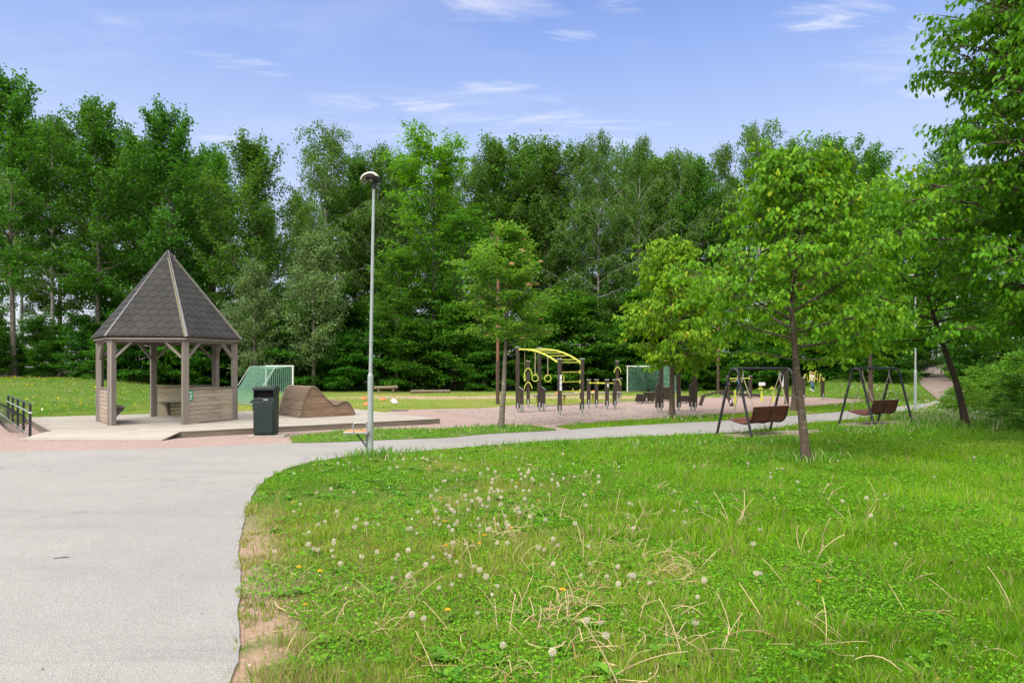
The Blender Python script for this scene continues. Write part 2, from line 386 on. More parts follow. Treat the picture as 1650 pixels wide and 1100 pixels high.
M['gravel'] = mat_gravel('pink_grit', (.29, .208, .182), (.21, .152, .135), (.36, .29, .255), 45, .5)
M['pebble'] = mat_gravel('pea_gravel', (.31, .242, .215), (.2, .157, .142), (.08, .068, .062), 13, .9)
M['sand'] = mat_gravel('swing_sand', (.26, .212, .16), (.195, .155, .117), (.29, .25, .2), 60, .4)
M['path_shade'] = mat_gravel('trail_grit_shaded', (.20, .155, .132), (.16, .125, .107), (.23, .185, .158), 30, .3)  # darker grit: the shade on the hill path is put into its colour

M['grey_wood'] = wood('weathered_wood', (.24, .21, .18), (.165, .14, .118), (.105, .09, .077), 24)
M['panel_wood'] = wood('panel_boards', (.32, .25, .185), (.235, .175, .125), (.33, .30, .26), 20, var=.55)
M['deck_wood'] = wood('deck_boards', (.335, .305, .265), (.27, .243, .208), (.21, .188, .165), 22, var=.6, bump=.25)
M['fascia'] = wood('deck_fascia', (.19, .16, .125), (.12, .10, .08), None, 16)
M['slat_wood'] = wood('grey_slats', (.23, .175, .125), (.14, .10, .07), None, 18)
M['side_wood'] = wood('stained_side_boards', (.30, .20, .13), (.13, .08, .055), (.06, .042, .034), 14, var=.35)
M['red_wood'] = wood('red_brown_slats', (.16, .048, .024), (.09, .028, .016), None, 20, .5, var=.5, bump=.15, knots=False)
M['gym_wood'] = wood('brown_stained_posts', (.055, .042, .03), (.032, .024, .018), None, 14, .7, var=.3, bump=.2, knots=False)
M['log'] = wood('bleached_log', (.25, .2, .14), (.13, .10, .07), None, 12)
M['galv'] = plain('galvanised_steel', (.40, .41, .40), (.30, .32, .31), 5, .45, .55, .05)
M['lamp_grey'] = plain('grey_green_pole_paint', (.30, .335, .32), (.24, .275, .265), 4, .5, .15, .05)
M['lamp_dark'] = plain('dark_lamp_neck', (.014, .015, .017), None, 8, .5)
M['lamp_shell'] = plain('chalky_lamp_shell', (.55, .52, .48), (.42, .36, .30), 9, .6)
M['black'] = plain('black_metal', (.018, .018, .02), (.03, .03, .032), 9, .42, .1, .05)
M['near_black'] = plain('eye_and_shade_black', (.006, .006, .006), None, 9, .9)  # black for the eyes, and for shade painted into hollows
M['yellow'] = plain('yellow_powder_coat', (.47, .48, .06), (.40, .42, .055), 5, .4, 0, .03)
M['white_paint'] = plain('white_goal_paint', (.62, .62, .58), (.45, .45, .42), 6, .5)
M['net'] = plain('green_net_cord', (.22, .42, .32), (.16, .34, .26), 6, .8)
M['rope'] = plain('pale_rope', (.40, .33, .22), (.28, .22, .15), 20, .9)
M['rust'] = plain('brown_pole_paint', (.17, .075, .045), (.12, .05, .032), 3, .7)
M['rust_dark'] = plain('dark_brown_sleeve', (.075, .042, .03), None, 3, .7)
M['conc'] = plain('concrete', (.32, .28, .23), (.24, .2, .165), 6, .9, 0, .5)
M['orange'] = plain('faded_orange_plastic', (.62, .13, .055), (.68, .23, .12), 7, .55)
M['cone'] = plain('orange_cone_plastic', (.70, .14, .03), None, 7, .5)
M['plate'] = plain('pale_sign_plate', (.55, .56, .55), (.46, .47, .46), 14, .5)
M['sign_green'] = plain('green_sign', (.015, .24, .13), (.02, .28, .16), 14, .5)
M['sign_white'] = plain('white_print', (.75, .75, .72), None, 14, .5)
M['skin'] = plain('skin', (.50, .29, .2), (.46, .25, .17), 12, .6, 0, 0)
M['hair'] = plain('red_blond_hair', (.35, .17, .06), (.26, .12, .04), 30, .7)
M['hair_dark'] = plain('brown_hair', (.18, .09, .04), None, 30, .7)
M['blue'] = plain('blue_cotton', (.03, .24, .42), (.025, .18, .34), 14, .9)
M['navy'] = plain('dark_leggings', (.015, .02, .035), None, 14, .9)
M['white_cloth'] = plain('white_cotton', (.68, .67, .63), (.58, .57, .53), 10, .9)
M['jeans'] = plain('blue_denim', (.05, .10, .22), (.08, .14, .27), 20, .9)
M['seed'] = leafmat('seed_fluff', (.50, .475, .42), (.64, .62, .56), (.56, .52, .44), .4, .1, .9, .05)
M['petal'] = plain('yellow_petals', (.75, .42, .01), (.7, .34, .01), 40, .8)
M['stem'] = plain('dandelion_stem', (.23, .22, .08), (.30, .22, .12), 30, .6)

def mat_bin():
    t = NT('scuffed_green_plastic'); co = t.n('TexCoord').outputs['Object']
    n1 = t.noise(co, 3, 6, .7); n2 = t.noise(t.mapping(co, (9, 9, 1.2)), 3, 5, .7); n3 = t.noise(co, 22, 5, .7)
    c = t.mix(t.rng(n1, .35, .65), (.004, .012, .009), (.007, .019, .014)); c = t.mix(t.rng(n2, .6, .78, 0, .5), c, (.03, .055, .042)); c = t.mix(t.rng(n3, .7, .76, 0, .6), c, (.22, .24, .21))
    t.bsdf(c, t.rng(n1, .3, .7, .4, .65), 0, t.bump(n3, .1, .004), .4); return t.m
def mat_shingle():
    t = NT('bitumen_shingles'); r = t.attr('rnd').outputs['Fac']; co = t.n('TexCoord').outputs['Object']
    n1 = t.noise(co, 1.6, 5, .6); n2 = t.noise(co, 60, 3, .6); n3 = t.noise(co, 34, 2, .5)
    c = t.mix(r, (.028, .0275, .0275), (.037, .0365, .036)); c = t.mix(t.rng(n1, .45, .7, 0, .5), c, (.05, .048, .043)); c = t.mix(t.rng(n2, .4, .8, 0, .5), c, (.026, .024, .023))
    c = t.mix(t.rng(n3, .76, .79, 0, .5), c, (.4, .4, .37))
    t.bsdf(c, .9, 0, t.bump(n2, .5, .006), .2); return t.m
M['bin'] = mat_bin(); M['shingle'] = mat_shingle()
M['moss'] = plain('mossy_hip_strip', (.17, .155, .075), (.10, .095, .068), 12, .9, 0, .5)
M['hip'] = plain('weathered_hip_metal', (.13, .127, .133), (.09, .088, .094), 7, .55, .3)

# ---------------------------------------------------------------- ground, paths
def build_ground():
    xs = np.concatenate([np.arange(-400, -70, 30), np.arange(-70, 90, 1.0), np.arange(90, 421, 30)])
    ys = np.concatenate([np.arange(-60, -5, 10), np.arange(-5, 90, 1.0), np.arange(90, 700, 40)])
    X, Y = np.meshgrid(xs, ys); Z = gz(X, Y)
    ny, nx = X.shape; i = np.arange(ny*nx).reshape(ny, nx)
    q = np.stack([i[:-1, :-1], i[:-1, 1:], i[1:, 1:], i[1:, :-1]], -1).reshape(-1, 4)
    me = np_mesh('grass_ground', np.stack([X, Y, Z], -1).reshape(-1, 3), [q], smooth=True)
    tag(link('grass_ground', me, M['ground']), kind='structure')
build_ground()
def edge(pts, step=.3, amp=.035, seed=3, smooth=2):
    """dense, slightly wandering outline through the given points"""
    P = [np.array(p, float) for p in pts]
    out = []; n = len(P)
    for k in range(n):
        a, b = P[k], P[(k+1) % n]; d = np.linalg.norm(b-a); m = max(1, int(d/step)) if d < 40 else 1
        for i in range(m): out.append(a+(b-a)*i/m)
    out = np.array(out)
    for _ in range(smooth): out = .25*np.roll(out, 1, 0)+.5*out+.25*np.roll(out, -1, 0)
    out[:, 0] += amp*2*(fbm(out[:, 0]*2.2, out[:, 1]*2.2, seed)-.5); out[:, 1] += amp*2*(fbm(out[:, 0]*2.2+40, out[:, 1]*2.2, seed)-.5)
    return out
def sheet(name, P, h, m):
    P = np.asarray(P); V = [(x, y, g(x, y)+h) for x, y in P]
    tris = tessellate_polygon([[Vector((x, y, 0)) for x, y in P]])
    F = np.array([t for t in tris], np.int64)
    a, b, c = P[F[:, 0]], P[F[:, 1]], P[F[:, 2]]
    cr = (b[:, 0]-a[:, 0])*(c[:, 1]-a[:, 1])-(b[:, 1]-a[:, 1])*(c[:, 0]-a[:, 0]); F[cr < 0] = F[cr < 0][:, ::-1]
    F = F[np.abs(cr) > 1e-7]
    me = np_mesh(name, np.array(V), [F]); return tag(link(name, me, m), kind='structure')
G = lambda *a: [gp(*p) for p in a]
UP = G((0, 728), (150, 726), (300, 722), (380, 718), (465, 714.5), (524, 713.5), (600, 710), (720, 706.5), (780, 700), (850, 696.5), (906, 694), (945, 690.5), (1082, 682.6), (1161, 678.7), (1248, 672.7), (1330, 666), (1400, 659.5), (1449, 655), (1491, 650), (1512, 643.5))
LOW = G((1516, 648), (1506, 650), (1501, 655.6), (1459, 662.7), (1419, 668), (1370, 676), (1300, 683), (1248, 690), (1208, 695.5), (1150, 699.5), (1100, 701.5), (1000, 705.5), (870, 711.5), (780, 719), (700, 726), (640, 731), (560, 736), (510, 743), (470, 753), (435, 769), (410, 791), (398, 816), (390, 850), (386.5, 900), (386, 960), (383, 1040), (380, 1100))
ASPH = edge([(-26, 12.2)]+UP+LOW+[(-1.35, 1), (-1.2, -9), (-26, -9)], .25, .03)
ASPH = edge(ASPH, .09, .012, 29, 0); ASPH[:, 0] += .014*(vnoise(ASPH[:, 0]*9, ASPH[:, 1]*9, 31)-.5)
sheet('asphalt_path', ASPH, .014, M['asphalt'])
GRAV = edge([(-26, 20.5)]+G((0, 681), (30, 682))+[(-12.6, 18.6), (-9, 20), (-5, 21.5)]+G((640, 661), (648, 660.5), (720, 658.5), (780, 657.5), (840, 652), (911, 652), (998, 646), (1025, 647), (1122, 641), (1240, 637.7), (1330, 640.8), (1393, 643.6), (1398, 644.4), (1330, 652), (1270, 657), (1203, 664), (1106, 671), (1082, 673), (980, 679.5), (940, 683), (885, 687), (930, 692.5))+[(a, b-.25) for a, b in UP[10::-1]]+[(-26, 11.9)], .3, .06, 5)
sheet('gravel_area', GRAV, .006, M['gravel'])
PEB = edge(G((690, 663), (720, 660.5), (780, 659.5), (842, 654.5), (912, 654), (1000, 650), (1040, 658), (1130, 662), (1185, 664.5), (1100, 670.5), (1030, 675), (975, 679), (915, 682.5), (860, 683), (800, 676), (740, 668)), .3, .12, 8)
sheet('pea_gravel', PEB, .011, M['pebble'])
STRIP = edge(G((466, 703.5), (500, 699.5), (545, 694.5), (607, 692.5), (697, 691.5), (760, 688.5), (802, 685.5), (845, 685), (875, 689), (903, 693), (867, 695.5), (816, 698.5), (780, 700.5), (720, 706.5), (600, 710.5), (524, 714), (470, 715)), .2, .08, 11, 1)
sheet('grass_verge', STRIP, .019, M['ground'])
PADS = [edge(G(*p), .2, .07, 14+i) for i, p in enumerate([((1158, 700), (1205, 697.5), (1260, 694.5), (1320, 692), (1336, 696), (1290, 702), (1220, 705), (1168, 704.5)), ((1345, 683), (1400, 679.5), (1450, 678), (1478, 680.5), (1440, 684.5), (1395, 688), (1356, 687))])]
for P in PADS: sheet('sand_pad', P, .009, M['sand'])
TRAIL = []
def trail():
    L = [(1511.5, 644.5), (1499, 634), (1484, 621), (1480, 612), (1483, 604), (1494, 595), (1502, 589.5), (1509, 586)]
    Rr = [(1519, 648), (1558, 640), (1548, 624), (1534, 614), (1521, 605), (1520.5, 598), (1522.5, 591), (1526, 587)]
    V = []; F = []
    for a, b in zip(L, Rr):
        A = np.array(gp(*a)); B = np.array(gp(*b))
        V.append((A, B)); TRAIL.insert(0, tuple(A)); TRAIL.append(tuple(B))
    # refine lengthwise with a smooth interpolation
    n = len(V); K = 60; vv = []
    for k in range(K+1):
        t = k/K*(n-1); i = min(int(t), n-2); f = t-i
        A = V[i][0]*(1-f)+V[i+1][0]*f; B = V[i][1]*(1-f)+V[i+1][1]*f
        for s in np.linspace(0, 1, 7):
            p = A*(1-s)+B*s; vv.append((p[0], p[1], g(p[0], p[1])+.03))
    for k in range(K):
        for s in range(6): F.append((k*7+s, k*7+s+1, k*7+s+8, k*7+s+7))
    me = np_mesh('hill_path', np.array(vv), [np.array(F)]); tag(link('hill_path', me, M['path_shade']), kind='structure')
trail()

# ---------------------------------------------------------------- trees
def leaf_geo(P, D, N, Sz, near=False, width=.5):
    """one small folded leaf per point: P base, D axis, N normal, Sz length"""
    D = D/np.linalg.norm(D, axis=1, keepdims=True); T = np.cross(D, N); T /= np.linalg.norm(T, axis=1, keepdims=True)+1e-9; N2 = np.cross(T, D)
    n = len(P); w = width/2
    if near:
        tp = np.array([(0, 0, 0), (.34, 0, .02), (.7, 0, -.02), (1, 0, -.16), (.3, w, .09), (.68, w*.8, .05), (.3, -w, .09), (.68, -w*.8, .05)])
        tri = np.array([(0, 1, 4), (2, 3, 5), (0, 6, 1), (2, 7, 3)]); quad = np.array([(1, 2, 5, 4), (1, 6, 7, 2)])
    else:
        tp = np.array([(0, 0, 0), (.5, w, .06), (1, 0, -.06), (.5, -w, .06)]); tri = None; quad = np.array([(0, 3, 2, 1)])
    k = len(tp)
    V = P[:, None]+Sz[:, None, None]*(tp[None, :, 0:1]*D[:, None]+tp[None, :, 1:2]*T[:, None]+tp[None, :, 2:3]*N2[:, None])
    b = np.arange(n)[:, None, None]*k
    fs = [(b+quad[None]).reshape(-1, 4)]
    if tri is not None: fs.append((b+tri[None]).reshape(-1, 3))
    return V.reshape(-1, 3), fs, k

def rot_dir(az, el): return np.array([math.cos(el)*math.cos(az), math.cos(el)*math.sin(az), math.sin(el)])
def grow(seed, H, r0, cb, prof, nl, el0, el1, curve, n2, l2, droop2, m, leaf, mode, jit=.2, width=.55, trunkpts=None, n3=0, l3=.3, sides=5, minr=.006, wob=.02, gap=0.0, ltop=1.0, sec_el=(-.15, .35), rag=.28):
    """returns (branch builder, leaf arrays). Skeleton: trunk > limbs > side shoots (> twigs), leaves along the last order."""
    rg = np.random.default_rng(seed); mb = MB()
    if trunkpts is None:
        K = 9; tp = np.array([(0, 0, H*k/K) for k in range(K+1)], float)
        w = np.cumsum(rg.normal(0, wob*H/K, (K+1, 2)), 0); w -= w[0]; tp[:, :2] += w
    else: tp = np.array(trunkpts, float)
    seg = np.concatenate([[0], np.cumsum(np.linalg.norm(np.diff(tp, axis=0), axis=1))]); seg /= seg[-1]
    at = lambda t: np.array([np.interp(t, seg, tp[:, i]) for i in range(3)])
    rad = lambda t: r0*((1-t)**.85*.93+.03)
    ts = np.linspace(0, 1, 14); pts = [at(t) for t in ts]; rr = [rad(t)*(1.28 if i == 0 else 1.05 if i == 1 else 1) for i, t in enumerate(ts)]
    mb.tube(pts, rr, max(7, sides+2))
    LP = []; LD = []; LN = []
    def shoot(P0, d, L, K, bend, wig):
        out = [P0]; d = d/np.linalg.norm(d); P = P0.copy()
        for _ in range(K):
            d = d+np.array([0, 0, bend/K])+rg.normal(0, wig, 3); d /= np.linalg.norm(d); P = P+d*L/K; out.append(P)
        return np.array(out)
    def sample(poly, s):
        q = s*(len(poly)-1); i = min(int(q), len(poly)-2); f = q-i; return poly[i]*(1-f)+poly[i+1]*f, poly[i+1]-poly[i]
    def leaves(poly, cnt, s0=.1):
        s = rg.uniform(s0, 1.04, cnt); q = np.clip(s, 0, .999)*(len(poly)-1); i = q.astype(int); f = (q-i)[:, None]
        P = poly[i]*(1-f)+poly[i+1]*f; T = poly[i+1]-poly[i]; T /= np.linalg.norm(T, axis=1, keepdims=True)
        if mode == 'near':
            side = np.where(rg.random(cnt) < .5, 1, -1)[:, None]; Q = np.cross(T, [0, 0, 1.0]); Q /= np.linalg.norm(Q, axis=1, keepdims=True)+1e-6
            D = T*.5+Q*side*.62+np.array([0, 0, -.78])+rg.normal(0, .2, (cnt, 3)); N = np.array([0, 0, 1.0])+rg.normal(0, .25, (cnt, 3))
            P = P+rg.normal(0, jit, (cnt, 3))
        elif mode == 'hang':
            D = np.array([0, 0, -1.0])+rg.normal(0, .5, (cnt, 3)); N = rg.normal(0, 1, (cnt, 3)); P = P+rg.normal(0, jit, (cnt, 3))*np.array([1, 1, 1.2])
        elif mode == 'layer':
            D = T*.5+rg.normal(0, .6, (cnt, 3))*np.array([1, 1, .4])+np.array([0, 0, -.25]); N = np.array([0, 0, 1.0])+rg.normal(0, .35, (cnt, 3)); P = P+rg.normal(0, jit, (cnt, 3))*np.array([1, 1, .35])
        else:
            D = rg.normal(0, 1, (cnt, 3))+np.array([0, 0, -.3]); N = np.array([0, 0, .8])+rg.normal(0, .7, (cnt, 3)); P = P+rg.normal(0, jit, (cnt, 3))
        LP.append(P); LD.append(D); LN.append(N)
    for i in range(nl):
        u = ((i+rg.random()*.9)/nl)**.95; t = cb+(ltop-cb)*u
        if rg.random() < gap: continue
        L = np.interp(u, np.linspace(0, 1, len(prof)), prof)*rg.uniform(1-rag, 1+.45*rag); az = i*2.39996+rg.normal(0, .35)
        el = el0+(el1-el0)*u+rg.normal(0, .1)
        limb = shoot(at(min(t, .985)), rot_dir(az, el), L, 6, curve, .07)
        r1 = max(minr, min(rad(t)*.55, .016*L+.004)); mb.tube(limb, list(np.linspace(r1, minr*.6, 7)), sides, cap=False)
        for j in range(n2):
            s = .16+.84*(j+rg.random())/n2; P0, T = sample(limb, min(s, .999)); ta = math.atan2(T[1], T[0])
            a2 = ta+(1 if j % 2 else -1)*rg.uniform(.45, 1.15)*(1 if s < .93 else .2); d = rot_dir(a2, rg.uniform(*sec_el)+.4*math.asin(np.clip(T[2]/np.linalg.norm(T), -1, 1)))
            l = l2*(.25+.75*L/max(prof))*(1.15-.55*s)*rg.uniform(.7, 1.2)
            sec = shoot(P0, d, l, 4, droop2, .1); mb.tube(sec, list(np.linspace(max(minr*.6, r1*.4), minr*.35, 5)), 3 if sides < 6 else 4, cap=False)
            if n3:
                n3k = max(3, int(round(n3*min(1.3, l/l2))))
                for k in range(n3k):
                    s3 = .2+.8*(k+rg.random())/n3k; P3, T3 = sample(sec, min(s3, .999)); a3 = math.atan2(T3[1], T3[0])+(1 if k % 2 else -1)*rg.uniform(.35, 1.0)*(1 if s3 < .9 else .1)
                    tw = shoot(P3, rot_dir(a3, rg.uniform(-.1, .45)), l3*rg.uniform(.7, 1.25), 3, -.45, .1); mb.tube(tw, [minr*.4, minr*.34, minr*.28, minr*.2], 3, cap=False); leaves(tw, m, .05)
            else: leaves(sec, max(8, int(m*1.15*l/l2)))
    P = np.concatenate(LP); D = np.concatenate(LD); N = np.concatenate(LN); n = len(P)
    Sz = leaf*rg.uniform(.65, 1.2, n)
    V, fs, k = leaf_geo(P, D, N, Sz, mode == 'near', width)
    # brighter young leaves toward the outer shoots of some limbs
    rn = np.clip(rg.random(n)*.8+.28*(vnoise(P[:, 0]*1.3+P[:, 2]*.9, P[:, 1]*1.3-P[:, 2]*.6, seed)-.25), 0, 1); rn[(rg.random(n) < .35) & (vnoise(P[:, 0]*4.1+7, P[:, 1]*4.1+P[:, 2]*3.3, seed+3) > .86)] = 1
    return mb, V, fs, np.repeat(rn, k)
def make_tree(name, spec, barkm, leafm, crown='crown', trunk='trunk'):
    mb, V, fs, rn = spec
    root = empty(name, (0, 0, 0))
    mb.build(trunk, M[barkm], root, smooth=60)
    link(crown, np_mesh(crown, V, fs, rn), M[leafm], root)
    return root
def place(o, x, y, rz, sc, label, cat, group=None, sxy=None):
    o.location = (x, y, g(x, y)-.03); o.rotation_euler = (0, 0, rz); o.scale = (sxy or sc, sxy or sc, sc); tag(o, label, cat, group); return o

# --- the planted trees along the path and the big one at the right
t = make_tree('cherry_tree', grow(11, 5.35, .085, .40, [1.6, 2.15, 2.15, 1.9, 1.6, 1.25, .9, .65], 31, .04, 1.25, .15, 10, .9, -.3, 9, .112, 'near', .035, .55,
    [(0, 0, 0), (-.06, 0, .6), (-.13, .01, 1.2), (-.21, .02, 1.8), (-.26, 0, 2.3), (-.32, .03, 2.9), (-.2, .0, 3.6), (-.22, .04, 4.2), (-.1, 0, 4.8), (-.12, 0, 5.25)], n3=7, l3=.44, sides=7, minr=.006, rag=.32), 'bark_cherry', 'leaf_cherry')
place(t, *gp(1299, 743), .3, .955, 'young cherry tree with a leaning trunk in the lawn by the nearer swing bench', 'tree')
t = make_tree('cherry_tree', grow(23, 5.6, .10, .28, [1.3, 1.8, 1.85, 1.6, 1.25, .9, .5], 28, .08, 1.2, .2, 9, .85, -.35, 10, .15, 'near', .04, .55,
    [(0, 0, 0), (.03, 0, .7), (.06, .0, 1.4), (.1, .02, 2.0), (.04, 0, 2.8), (.12, .03, 3.6), (.05, 0, 4.6), (.05, 0, 5.5)], n3=6, l3=.4, sides=6, minr=.008, rag=.4), 'bark_cherry', 'leaf_young')
place(t, *gp(1083, 673), 1.4, .98, 'yellow-green young tree on the verge in front of the pull-up posts', 'tree')
t = make_tree('cherry_tree', grow(31, 6.2, .12, .33, [1.7, 2.5, 2.5, 2.2, 1.8, 1.3, .7], 24, .05, 1.1, .1, 9, 1.0, -.4, 9, .18, 'near', .04, .55, n3=5, l3=.4, sides=6, minr=.008), 'bark_cherry', 'leaf_cherry')
place(t, *gp(1279, 661), .3, .86, 'middle tree of the verge row, its trunk partly behind the leaning cherry trunk', 'tree')
k5 = copy_tree(t); place(k5, *gp(1403, 648), 2.2, 1.06, 'leafy tree on the far verge directly behind the farther swing bench', 'tree')
t = make_tree('cherry_tree', grow(47, 6.3, .10, .38, [1.7, 2.2, 2.3, 2.2, 1.8, 1.3, .75], 38, -.02, 1.1, .1, 10, 1.0, -.35, 10, .13, 'near', .035, .5,
    [(0, 0, 0), (-.12, 0, .7), (-.3, .02, 1.4), (-.55, .05, 2.1), (-.78, .04, 2.8), (-1.0, .08, 3.6), (-1.1, .05, 4.4), (-1.15, 0, 5.3), (-1.2, 0, 6.0)], n3=6, l3=.4, sides=6, minr=.007, rag=.35), 'bark_dark', 'leaf_big')
place(t, *gp(1557, 689), 0, 1.0, 'dark-trunked tree leaning left beside the start of the hill path', 'tree')
t = make_tree('cherry_tree', grow(59, 13.0, .2, .17, [2.0, 2.8, 3.15, 3.1, 2.8, 2.45, 2.15, 1.85, 1.5, .9], 165, .0, .8, .02, 12, .95, -.35, 10, .135, 'near', .045, .5, n3=6, l3=.44, sides=6, minr=.008, rag=.14), 'bark_cherry', 'leaf_big')
place(t, 11.35, 13.4, .9, 1.0, 'tall full cherry tree filling the right edge, leafy down to the lawn', 'tree')
def rowan():
    spec = grow(71, 5.05, .08, .44, [1.1, 1.4, 1.4, 1.2, .95, .7, .45], 40, .3, 1.3, .1, 9, .66, -.1, 80, .105, 'layer', .11, .48,
        [(0, 0, 0), (.04, 0, .5), (.08, .01, 1.1), (.1, 0, 1.7), (.14, .02, 2.3), (.16, 0, 3.2), (.22, 0, 4.2), (.29, 0, 5.0)], sides=6, minr=.006, rag=.55, gap=.12, sec_el=(-.1, .5))
    root = make_tree('rowan_tree', spec, 'bark_rowan', 'leaf_rowan'); V = spec[1]
    rg = np.random.default_rng(5); mb = MB()
    for _ in range(26):
        a = rg.uniform(0, 6.28); r = rg.uniform(0, .07); mb.lathe([(.001, -.012), (.013, -.004), (.013, .005), (.001, .013)], (r*math.cos(a), r*math.sin(a), .03-4*r*r+rg.uniform(-.01, .01)), 5)
    proto = None
    top = V.reshape(-1, 4, 3)[:, 2]
    pick = [top[i] for i in rg.permutation(len(top)) if np.hypot(top[i][0]-.15, top[i][1]) > .12*(5.6-top[i][2])][:400]
    done = []
    for p in pick:
        if all(np.linalg.norm(p-q) > .26 for q in done): done.append(p)
        if len(done) >= 70: break
    for p in done:
        if proto is None: c = proto = mb.build('flower_cluster', M['rowan_flower'], root)
        else: c = proto.copy(); COL.objects.link(c); c.parent = root
        c.location = p+np.array([0, 0, .02]); c.rotation_euler = (rg.normal(0, .3), rg.normal(0, .3), rg.uniform(0, 6)); s = rg.uniform(.7, 1.15); c.scale = (s, s, s)
    return root
M['rowan_flower'] = plain('faded_rowan_flowers', (.42, .27, .12), (.36, .18, .07), 30, .9)
place(rowan(), *gp(807, 690), 0, 1.0, 'slender rowan with orange-brown flower heads on the verge left of the climbing frame', 'tree')

# --- the wood: a few grown trees of each kind, copied with their trunks and crowns
PA = [2.2, 3.6, 4.4, 4.8, 4.8, 4.5, 4.0, 3.3, 2.5, 1.5]
PB = [2.0, 3.2, 4.0, 4.3, 4.3, 4.1, 3.7, 3.2, 2.4, 1.4]
PMp = [2.8, 3.7, 4.3, 4.6, 4.7, 4.6, 4.1, 3.3, 2.0]
KIND = {}
KIND['aspen'] = [make_tree('aspen_tree', grow(s, 18, .19, .30, PA, 62, .1, 1.32, .15, 9, 1.5, .3, 66, .22, 'clump', .17, .66, minr=.02, gap=.14, rag=.5), 'bark_grey', 'leaf_aspen') for s in (101, 102)]
KIND['birch'] = [make_tree('birch_tree', grow(s, 18, .16, .28, PB, 60, .25, 1.34, -.3, 9, 1.7, -1.4, 68, .18, 'hang', .14, .52, minr=.015, gap=.15, rag=.55), 'bark_birch', 'leaf_birch') for s in (111, 112)]
KIND['poplar'] = [make_tree('aspen_tree', grow(s, 18, .17, .22, [1.9, 3.0, 3.8, 4.3, 4.5, 4.4, 4.0, 3.4, 2.6, 1.6], 62, .5, 1.36, .25, 9, 1.5, .3, 66, .2, 'clump', .16, .55, minr=.015, gap=.12, ltop=.97, sec_el=(.2, .9), rag=.5), 'bark_grey', 'leaf_birch') for s in (121,)]
KIND['maple'] = [make_tree('maple_tree', grow(131, 16, .22, .24, PMp, 52, .1, 1.25, .05, 9, 1.9, -.2, 56, .24, 'layer', .26, .78, minr=.02, gap=.15, rag=.45), 'bark_grey', 'leaf_maple')]
KIND['bright'] = [make_tree('maple_tree', grow(133, 16, .22, .34, PMp, 50, .15, 1.25, .05, 9, 1.9, -.2, 54, .24, 'layer', .26, .78, minr=.02, gap=.16, rag=.4), 'bark_grey', 'leaf_bright')]
KIND['sallow'] = [make_tree('willow_tree', grow(141, 9, .14, .12, [2.0, 2.6, 2.8, 2.6, 2.3, 1.8, 1.2, .6], 36, .35, 1.2, .1, 8, 1.25, -.1, 70, .17, 'clump', .16, .5, minr=.012), 'bark_grey', 'leaf_sallow')]
KIND['under'] = [make_tree('maple_sapling', grow(s, 6, .055, .05, [1.6, 2.0, 2.3, 2.4, 2.35, 2.2, 1.9, 1.4], 34, .05, 1.15, -.05, 9, 1.2, -.3, 52, .19, 'layer', .26, .8, minr=.01, rag=.5, wob=.05), 'bark_dark', 'leaf_under', 'foliage') for s in (151, 152, 153)]
KIND['shrub'] = [make_tree('leafy_shrub', grow(s, 1.5, .02, .05, [.8, .95, .95, .85, .65, .4], 24, .15, 1.1, -.1, 6, .5, -.3, 26, .11, 'layer', .08, .6, minr=.004), 'bark_dark', 'leaf_shrub', 'foliage', 'stems') for s in (161, 162)]
HT = {}
for kd, lst in KIND.items():                     # height reached by the bulk of each crown
    z = np.array([v.co.z for v in children(lst[0])[1].data.vertices]); HT[kd] = float(np.percentile(z, 99.7))
used = set(); kidx = {}
rg_t = np.random.default_rng(99)
def wood_tree(kind, px, top, Y, label, cat='tree', group='trees of the wood', wide=1.0, rz=None):
    X = (px-CX)*Y/FPX; h = zt(top, Y)-g(X, Y); sc = h/HT[kind]
    k = kidx.get(kind, 0); kidx[kind] = k+1; proto = KIND[kind][k % len(KIND[kind])]
    o = proto if proto.name not in used else copy_tree(proto); used.add(proto.name)
    return place(o, X, Y, rg_t.uniform(0, 6.28) if rz is None else rz, sc, label, cat, group, sc*wide)
